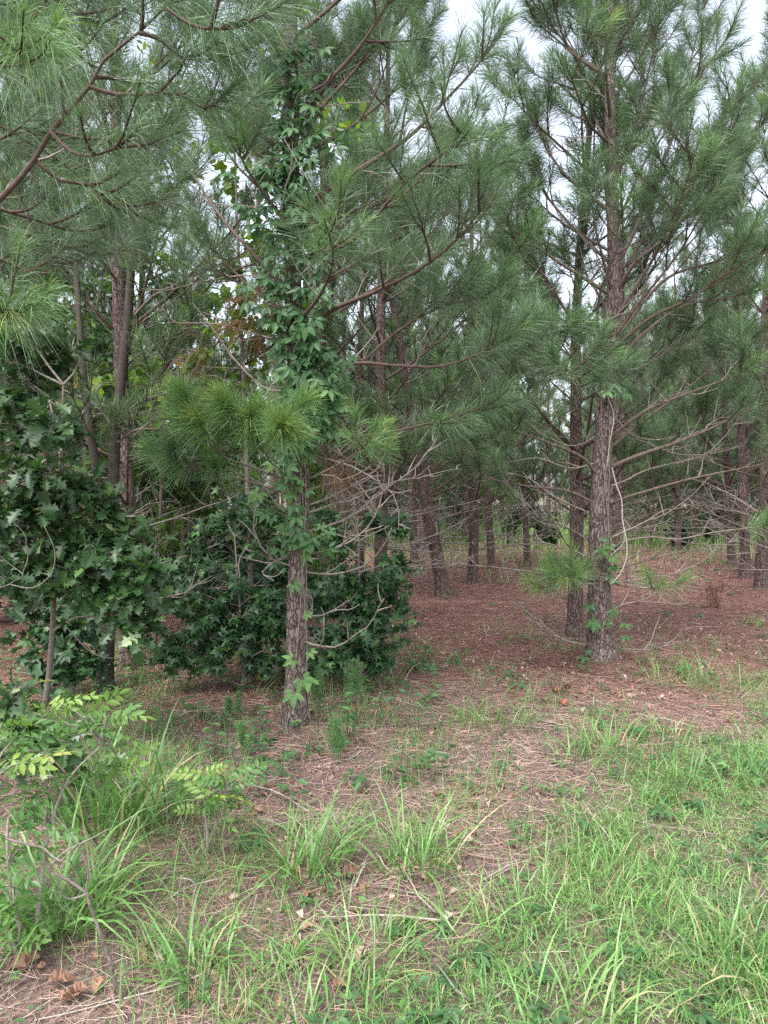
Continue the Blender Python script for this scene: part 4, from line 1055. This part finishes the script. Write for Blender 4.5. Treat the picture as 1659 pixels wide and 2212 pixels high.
x, y = scatter(70000, 1.5, 9, lambda x, y: np.clip(0.25 + 0.9 * wob(1.7 * x + 5, 1.7 * y), 0, 1) * np.where(x < 0.3, 1, 0.55) * np.clip(1.5 - 0.15 * y, 0, 1) * np.where((x < -0.8) & (y > 3), 1.6, 1))
n = len(x)
tn = np.where(rs.random(n) < 0.36, rs.uniform(0.84, 0.98, n), np.clip(rs.normal(0.45, 0.15, n), 0.05, 0.8))
blades(mb, on_ground(x, y), rs.random(n) * 6.283, np.abs(rs.normal(size=n)) * 0.5, rs.uniform(0.2, 1.8, n), rs.uniform(0.06, 0.28, n), np.where(tn > 0.83, rs.uniform(0.001, 0.0019, n), rs.uniform(0.0018, 0.0055, n)), tn, 4)
tag(mb.build('grass', M['grass']), kind='stuff')
mb = MB()
n = 52000
y = 12 + 38 * rs.random(n) ** 0.75; keep_ = rs.random(n) < np.clip((y - 11.5 + 1.5 * wob(rs.random(n), y)) / 11, 0.0, 1) ** 1.3; x = (rs.random(n) - 0.5) * 1.15 * y
y = y[keep_]; x = x[keep_]; n = len(x)
tn = np.where(rs.random(n) < 0.14, rs.uniform(0.8, 0.93, n), np.clip(rs.normal(0.6, 0.15, n), 0.05, 0.8))
blades(mb, on_ground(x, y) * [1, 1, 0], rs.random(n) * 6.283, np.abs(rs.normal(size=n)) * 0.3, rs.uniform(0.2, 1.2, n), rs.uniform(0.25, 0.9, n) * np.clip((y - 17) / 6, 0.4, 1), rs.uniform(0.012, 0.03, n), tn, 3)
tag(mb.build('meadow_grass', M['grass']), kind='stuff')


# ------------------------------------------------------------------ litter
mb = MB()
x, y = scatter(330000, 1.5, 24, lambda x, y: (1 - 0.7 * lawn(x, y)) * np.where(y < 8, 1.0, np.clip(0.75 - 0.02 * y, 0.2, 1)))
n = len(x); a = rs.random(n) * 6.283
L = rs.uniform(0.07, 0.2, n); bow = rs.normal(size=n) * 0.12 * L
D = np.stack([np.cos(a), np.sin(a), 0.12 * rs.normal(size=n)], -1); Bv = np.stack([-np.sin(a), np.cos(a), 0 * a], -1)
p = np.stack([x, y, gh(x, y) + rs.uniform(0.004, 0.022, n)], -1)
W = (0.0009 + 0.00035 * y)[:, None] * 0.5 * nrm(Bv + np.array([0, 0, 1.0]) * rs.normal(size=(n, 1)) * 0.5)
e0 = p - D * L[:, None] / 2; e1 = p + D * L[:, None] / 2; m_ = p + Bv * bow[:, None]
for e in (e0, e1): e[:, 2] = np.maximum(e[:, 2], gh(e[:, 0], e[:, 1]) + 0.003)
V = np.stack([e0 - W, e0 + W, m_ - W, m_ + W, e1 - W * 0.4, e1 + W * 0.4], 1).reshape(-1, 3)
b = (np.arange(n) * 6)[:, None]
palew = np.clip((6.8 - y) / 2.4, 0, 1)
tn = np.clip(rs.normal(0.38, 0.16, n) + 0.30 * palew, 0, 1)
mb.add(V, np.concatenate([b + [0, 1, 3, 2], b + [2, 3, 5, 4]]), None, np.repeat(tn, 6))
tag(mb.build('pine_straw', M['straw']), kind='stuff')

mb = MB()
DRY = strip_leaf([(0, 0.0), (0.08, 0.10), (0.16, 0.08), (0.27, 0.27), (0.36, 0.17), (0.5, 0.32), (0.6, 0.2), (0.72, 0.25), (0.82, 0.1), (1, 0)], 0.8, 0.6)
DRY[0][:, 2] += 0.09 * np.sin(DRY[0][:, 0] * 14 + DRY[0][:, 1] * 17)
x, y = scatter(5200, 1.7, 10, lambda x, y: (1 - 0.85 * lawn(x, y)) * np.clip(0.35 + 0.8 * wob(0.9 * x + 2, 0.9 * y), 0.1, 1))
n = len(x); a = rs.random(n) * 6.283
leaves(mb, DRY, np.stack([x, y, gh(x, y) + 0.018], -1), np.stack([np.cos(a), np.sin(a), 0.3 * rs.normal(size=n)], -1),
       nrm(np.array([0, 0, 1.0]) + rs.normal(size=(n, 3)) * 0.45), rs.uniform(0.02, 0.065, n), np.where(rs.random(n) < 0.003, 0.92, np.clip(rs.normal(0.5, 0.22, n), 0, 0.85)))
for dx, dy, s, t_ in ((300, 2080, .06, .35), (330, 2070, .055, .35), (105, 2150, .075, .35), (190, 2160, .07, .35), (215, 2140, .055, .5), (90, 2100, .1, .3), (130, 2190, .075, .35), (1200, 1505, .1, .5), (1180, 1530, .1, .6), (1230, 1510, .1, .2), (1215, 1530, .06, .97), (1200, 1500, .05, .97), (1255, 1500, .1, .3), (740, 1910, .09, .3), (1240, 1495, .12, .1), (660, 1960, .08, .4), (760, 1560, .1, .5), (560, 1420, .12, .4), (1282, 1420, .09, .5)):
    p = ground(dx, dy); a = rs.random() * 6.28
    leaves(mb, DRY, [p + [0, 0, 0.03]], [[math.cos(a), math.sin(a), 0.2]], [nrm(np.array([0, -0.3, 1.0]) + rs.normal(size=3) * 0.3)], s, t_)
tag(mb.build('fallen_leaves', M['dry_leaf'], smooth=False), kind='stuff')

mb = MB()
for _ in range(190):
    yy = rs.uniform(1.9, 15); xx = rs.uniform(-0.55, 0.5) * yy
    a = rs.random() * 6.28; L = rs.uniform(0.12, 0.55)
    pth = bent(np.array([xx, yy, float(gh(xx, yy)) + 0.015]), np.array([math.cos(a), math.sin(a), 0.03]), L, 0, 6, 0.12)
    pth[:, 2] = np.clip(pth[:, 2], gh(pth[:, 0], pth[:, 1]) + 0.006, gh(pth[:, 0], pth[:, 1]) + 0.04)
    tube(mb, pth, np.linspace(0.004, 0.002, len(pth)), 5, rs.uniform(0.1, 0.7))
tag(mb.build('twig_litter', M['grey_wood']), kind='stuff')

# low broad-leaved ground cover
mb = MB()
def herbs(x, y, tm, size, tn, hgt, nl):
    for xx, yy in zip(x, y):
        c = np.array([xx, yy, float(gh(xx, yy))])
        k = int(rs.integers(nl[0], nl[1])); H_ = rs.uniform(*hgt)
        a = rs.random(k) * 6.283
        hh = H_ * rs.uniform(0.35, 1, k)
        P = c + np.stack([np.cos(a) * 0.03, np.sin(a) * 0.03, hh], -1)
        D = np.stack([np.cos(a), np.sin(a), rs.uniform(-0.2, 0.5, k)], -1)
        leaves(mb, tm, P, D, nrm(np.array([0, -0.15, 1.0]) + rs.normal(size=(k, 3)) * 0.25), rs.uniform(*size, k), np.clip(rs.normal(tn, 0.15, k), 0.05, 0.86))
        tube(mb, np.array([c, c + [0, 0, H_ * 0.5], c + [0.01, 0, H_]]), 0.0018, 3, 0.2, cap=False)
x, y = scatter(1000, 2.2, 15, lambda x, y: np.clip(0.2 + wob(1.1 * x, 1.1 * y + 4), 0.05, 1) * np.where(x < 0, 1, .5))
herbs(x, y, TRIO, (0.05, 0.1), 0.5, (0.03, 0.14), (2, 6))
x, y = scatter(500, 3.6, 7.5, lambda x, y: (x < 0.4) * 0.8)
herbs(x, y, OVATE, (0.035, 0.07), 0.55, (0.05, 0.3), (6, 14))
x, y = scatter(260, 2.0, 5.5, lambda x, y: lawn(x, y) * 0.8)
herbs(x, y, CREEPER, (0.04, 0.09), 0.45, (0.02, 0.09), (2, 5))
x, y = scatter(1500, 1.9, 8, lambda x, y: np.clip(0.3 + wob(1.9 * x + 7, 1.9 * y), 0.05, 1))
herbs(x, y, OVATE, (0.02, 0.045), 0.6, (0.02, 0.09), (4, 9))
tag(mb.build('ground_cover_leaves', M['creeper_leaf'], smooth=False), kind='stuff')

# ------------------------------------------------------------------ sumacs, fennel, bare stems
def sumac(label, base, stems, tips, n_leaf, size, tint):
    root = thing('sumac_shrub', label, 'sumac', tuple(base))
    wb = MB(); lb = MB(); P, D, N, S, Tn = [], [], [], [], []
    pts = []
    for s_, r_ in stems:
        tube(wb, s_, np.linspace(r_, r_ * 0.4, len(s_)), 7, 0.55, rough=0.06); pts.append(s_)
    allp = np.vstack(pts)
    for tp, k, tn in tips:
        j = np.argmin(np.linalg.norm(allp - tp, axis=1)); o = allp[j]
        tw = spline([o, (o + tp) / 2 + [0, 0, 0.03], tp], 0.04)
        tube(wb, tw, np.linspace(0.005, 0.002, len(tw)), 5, 0.7)
        for m_ in range(k):
            a = m_ * 2.4 + rs.random()
            d = np.array([math.cos(a), math.sin(a), rs.uniform(-0.15, 0.75)])
            P.append(tp - [0, 0, 0.012 * m_]); D.append(nrm(d)); N.append(nrm(np.array([0, -0.35, 1.0]) + rs.normal(size=3) * 0.55))
            S.append(size * rs.uniform(0.65, 1.15)); Tn.append(tn if tn > 0.9 else np.clip(rs.normal(tn + 0.2 * (1 - m_ / k) - 0.1, 0.1), 0.05, 0.88))
    leaves(lb, SUMAC, P, D, N, np.array(S), np.array(Tn))
    put(wb.build('stem', M['grey_wood']), root); put(lb.build('foliage', M['sumac_leaf'], smooth=False), root)
b1 = ground(70, 2090)
st1 = [(px([(70, 2095), (40, 1990), (20, 1900), (15, 1810)], b1[1], 2.4, 0.04), 0.010), (px([(70, 2095), (90, 1900), (110, 1780), (150, 1680), (220, 1610)], b1[1], 2.75, 0.04), 0.009), (px([(60, 2095), (20, 2020), (-30, 1900), (-30, 1700)], b1[1], 2.4, 0.04), 0.010)]
tp1 = [(at(a, b, Y), k, t_) for a, b, Y, k, t_ in ((140, 1560, 2.7, 7, .35), (235, 1545, 2.75, 8, .55), (135, 1520, 2.75, 7, .85), (190, 1545, 2.75, 5, .5), (60, 1620, 2.6, 6, .5), (15, 1640, 2.5, 8, .7), (70, 1650, 2.55, 3, .91), (215, 1640, 2.75, 8, .6), (260, 1650, 2.8, 6, .7), (30, 1700, 2.5, 7, .4),
       (100, 1690, 2.6, 6, .4), (20, 1770, 2.45, 7, .35), (90, 1790, 2.5, 4, .5), (20, 1860, 2.4, 6, .4), (60, 1840, 2.45, 3, .6), (30, 1950, 2.35, 6, .5), (40, 2030, 2.4, 5, .6), (5, 1560, 2.6, 6, .6), (-10, 1990, 2.35, 6, .5), (40, 1590, 2.6, 5, .45))]
sumac('winged sumac with bright yellow-green leaflets at the lower left edge', b1, st1, [(a_, max(2, int(k_ * 0.85)), t_ if t_ > 0.9 else t_ - 0.12) for a_, k_, t_ in tp1], 7, 0.125, 0.5)
b2 = ground(445, 1860)
st2 = [(px([(445, 1865), (448, 1800), (440, 1740), (450, 1700)], b2[1], b2[1], 0.03), 0.009), (px([(445, 1840), (470, 1770), (490, 1720)], b2[1], b2[1] - .05, 0.03), 0.006)]
tp2 = [(at(a, b, b2[1] + d_), k, t_) for a, b, d_, k, t_ in ((440, 1670, 0, 8, .7), (480, 1680, -.1, 7, .6), (410, 1690, .05, 7, .5), (450, 1720, -.15, 8, .7), (500, 1700, .05, 7, .35), (425, 1740, -.1, 6, .6), (480, 1745, -.1, 6, .5), (515, 1690, .1, 5, .3), (400, 1720, .1, 5, .4))]
sumac('small bushy sumac standing right of the dark grass clump', b2, st2, [(a_, max(2, int(k_ * 0.55)), t_ - 0.08) for a_, k_, t_ in tp2], 7, 0.13, 0.5)
ok2 = [blob(45, 1510, 3.5, .1), blob(80, 1560, 3.5, .12), blob(30, 1570, 3.6, .14), blob(130, 1600, 3.5, .14), blob(60, 1620, 3.5, .14), blob(180, 1620, 3.6, .14), blob(10, 1520, 3.5, .1)]
leafy('oak_sapling', 'oak sapling with pale lobed leaves above the winged sumac', 'oak sapling', ground(90, 1790), ok2, OAK, 'oak_leaf', 0.11, 7, 6, 0.008, (0.55, 0.2), odd=0.02)

def bare_stem(label, pts, Y, r0, forks, dY=0.0):
    mb = MB()
    p = px(pts, Y, Y + dY, 0.03)
    p[1:] += rs.normal(size=(len(p) - 1, 3)) * 0.0035
    tube(mb, p, np.linspace(r0, r0 * 0.45, len(p)) * 0.62, 8, 0.75, rough=0.12)
    for f, d_, r_ in forks:
        q_ = px(f, Y + d_, Y + d_ + dY * 0.5, 0.03)
        tube(mb, q_, np.linspace(r_, r_ * 0.35, len(q_)) * 0.75, 6, 0.62, rough=0.12)
    o = mb.build('bare_shrub', M['grey_wood'])
    tag(o, label, 'bare shrub')
ys_ = ground(265, 2168)[1]
bare_stem('lichen-grey bare sumac stem curving over the arching grass', [(268, 2172), (240, 2100), (228, 2045), (205, 1985), (185, 1930), (140, 1898), (108, 1870), (98, 1845), (95, 1830), (50, 1826), (10, 1812)], ys_, 0.011,
          [([(185, 1932), (150, 1942), (130, 1925), (120, 1880)], 0, .005), ([(185, 1930), (190, 1880), (170, 1830), (135, 1780)], .03, .005), ([(108, 1872), (140, 1840), (200, 1810), (235, 1790)], .02, .005), ([(95, 1832), (130, 1860), (160, 1830), (185, 1815)], .02, .004),
           ([(190, 1885), (225, 1850), (238, 1800)], .05, .003)], -0.15)
ys_ = ground(412, 2085)[1]
bare_stem('small bare forked snag in the arching grass clump', [(414, 2088), (405, 2040), (390, 1990), (386, 1940), (392, 1895)], ys_, 0.008, [([(392, 1897), (410, 1900), (425, 1912)], 0, .004), ([(425, 1912), (415, 1950), (428, 1990)], 0, .004)], -0.05)
ys_ = ground(362, 1860)[1]
bare_stem('thin pale dead stalk upright among the dark grass', [(360, 1880), (362, 1800), (361, 1740), (364, 1700)], ys_, 0.004, [([(361, 1760), (352, 1730), (350, 1715)], 0, .002)])
bare_stem('pale dead twig slanting above the sumac', [(278, 1730), (290, 1670), (305, 1640), (318, 1605)], 3.3, 0.004, [([(305, 1640), (330, 1615), (345, 1608)], 0, .002)])
bare_stem('dead pale oak twigs curling at the left edge', [(-60, 1290), (20, 1262), (50, 1240), (60, 1190), (50, 1150), (25, 1128)], 3.9, 0.006, [([(20, 1262), (70, 1270), (110, 1240), (118, 1190), (95, 1135)], .05, .005), ([(50, 1240), (10, 1210), (0, 1200)], 0, .003), ([(-40, 1190), (70, 1300), (120, 1330), (200, 1410), (270, 1420), (310, 1400)], .4, .006)])

def fennel(dx, dy, h, label, n=90):
    p = ground(dx, dy); L = h * p[1] / FOC
    root = thing('fennel_plant', label, 'fennel', tuple(p))
    wb = MB(); sh = []
    for k in range(4):
        d = np.array([rs.normal() * 0.12, rs.normal() * 0.12, 1.0])
        st = bent(p + rs.normal(size=3) * [.03, .03, 0], d, L * rs.uniform(0.7, 1.05), 0, 10, 0.03)
        tube(wb, st, np.linspace(0.003, 0.0012, len(st)), 4, 0.9)
        for m_ in range(3, 11):
            for _ in range(3):
                e = bent(st[min(m_, 10)], nrm(rs.normal(size=3) * [1, 1, .3] + [0, 0, .7]), L * 0.16 * (1.25 - m_ / 12), 0.3, 3, .05)
                add_shoot(sh, e, 1, rs.uniform(0.2, 0.9))
    nb = MB(); needles(nb, sh, 16, 0.002, 0.04, 0.1)
    put(wb.build('stem', M['fennel']), root); put(nb.build('foliage', M['fennel']), root)
for a in ((740, 1660, 100, 'feathery fennel plant right of the creeper pine foot'), (525, 1640, 80, 'feathery fennel plant left of the creeper pine foot'), (700, 1550, 90, 'taller feathery fennel just behind the creeper pine foot'), (765, 1540, 110, 'feathery fennel beside the grass under the right-hand sweetgum'), (160, 1580, 90, 'dark feathery fennel in the shade under the oak'), (500, 1560, 60, 'short feathery fennel in shade before the left sweetgum')):
    fennel(*a)
# rusty dead seedling on the right
p = ground(1550, 1310); root = thing('dead_seedling', 'rusty brown dead pine seedling on the red straw at right', 'seedling', tuple(p))
wb = MB(); sh = []
for _ in range(7):
    st = bent(p + rs.normal(size=3) * [.12, .12, 0], np.array([rs.normal() * .2, rs.normal() * .2, 1]), rs.uniform(.25, .5), 0, 6, .06)
    tube(wb, st, np.linspace(.004, .0015, len(st)), 4, .95); add_shoot(sh, st, .4, .97)
put(wb.build('stem', M['wood']), root); nb = MB(); needles(nb, sh, 60, .004, .13, .3); put(nb.build('needles', M['needle']), root)

print('objects', len(sc.objects), 'trees', cnt)
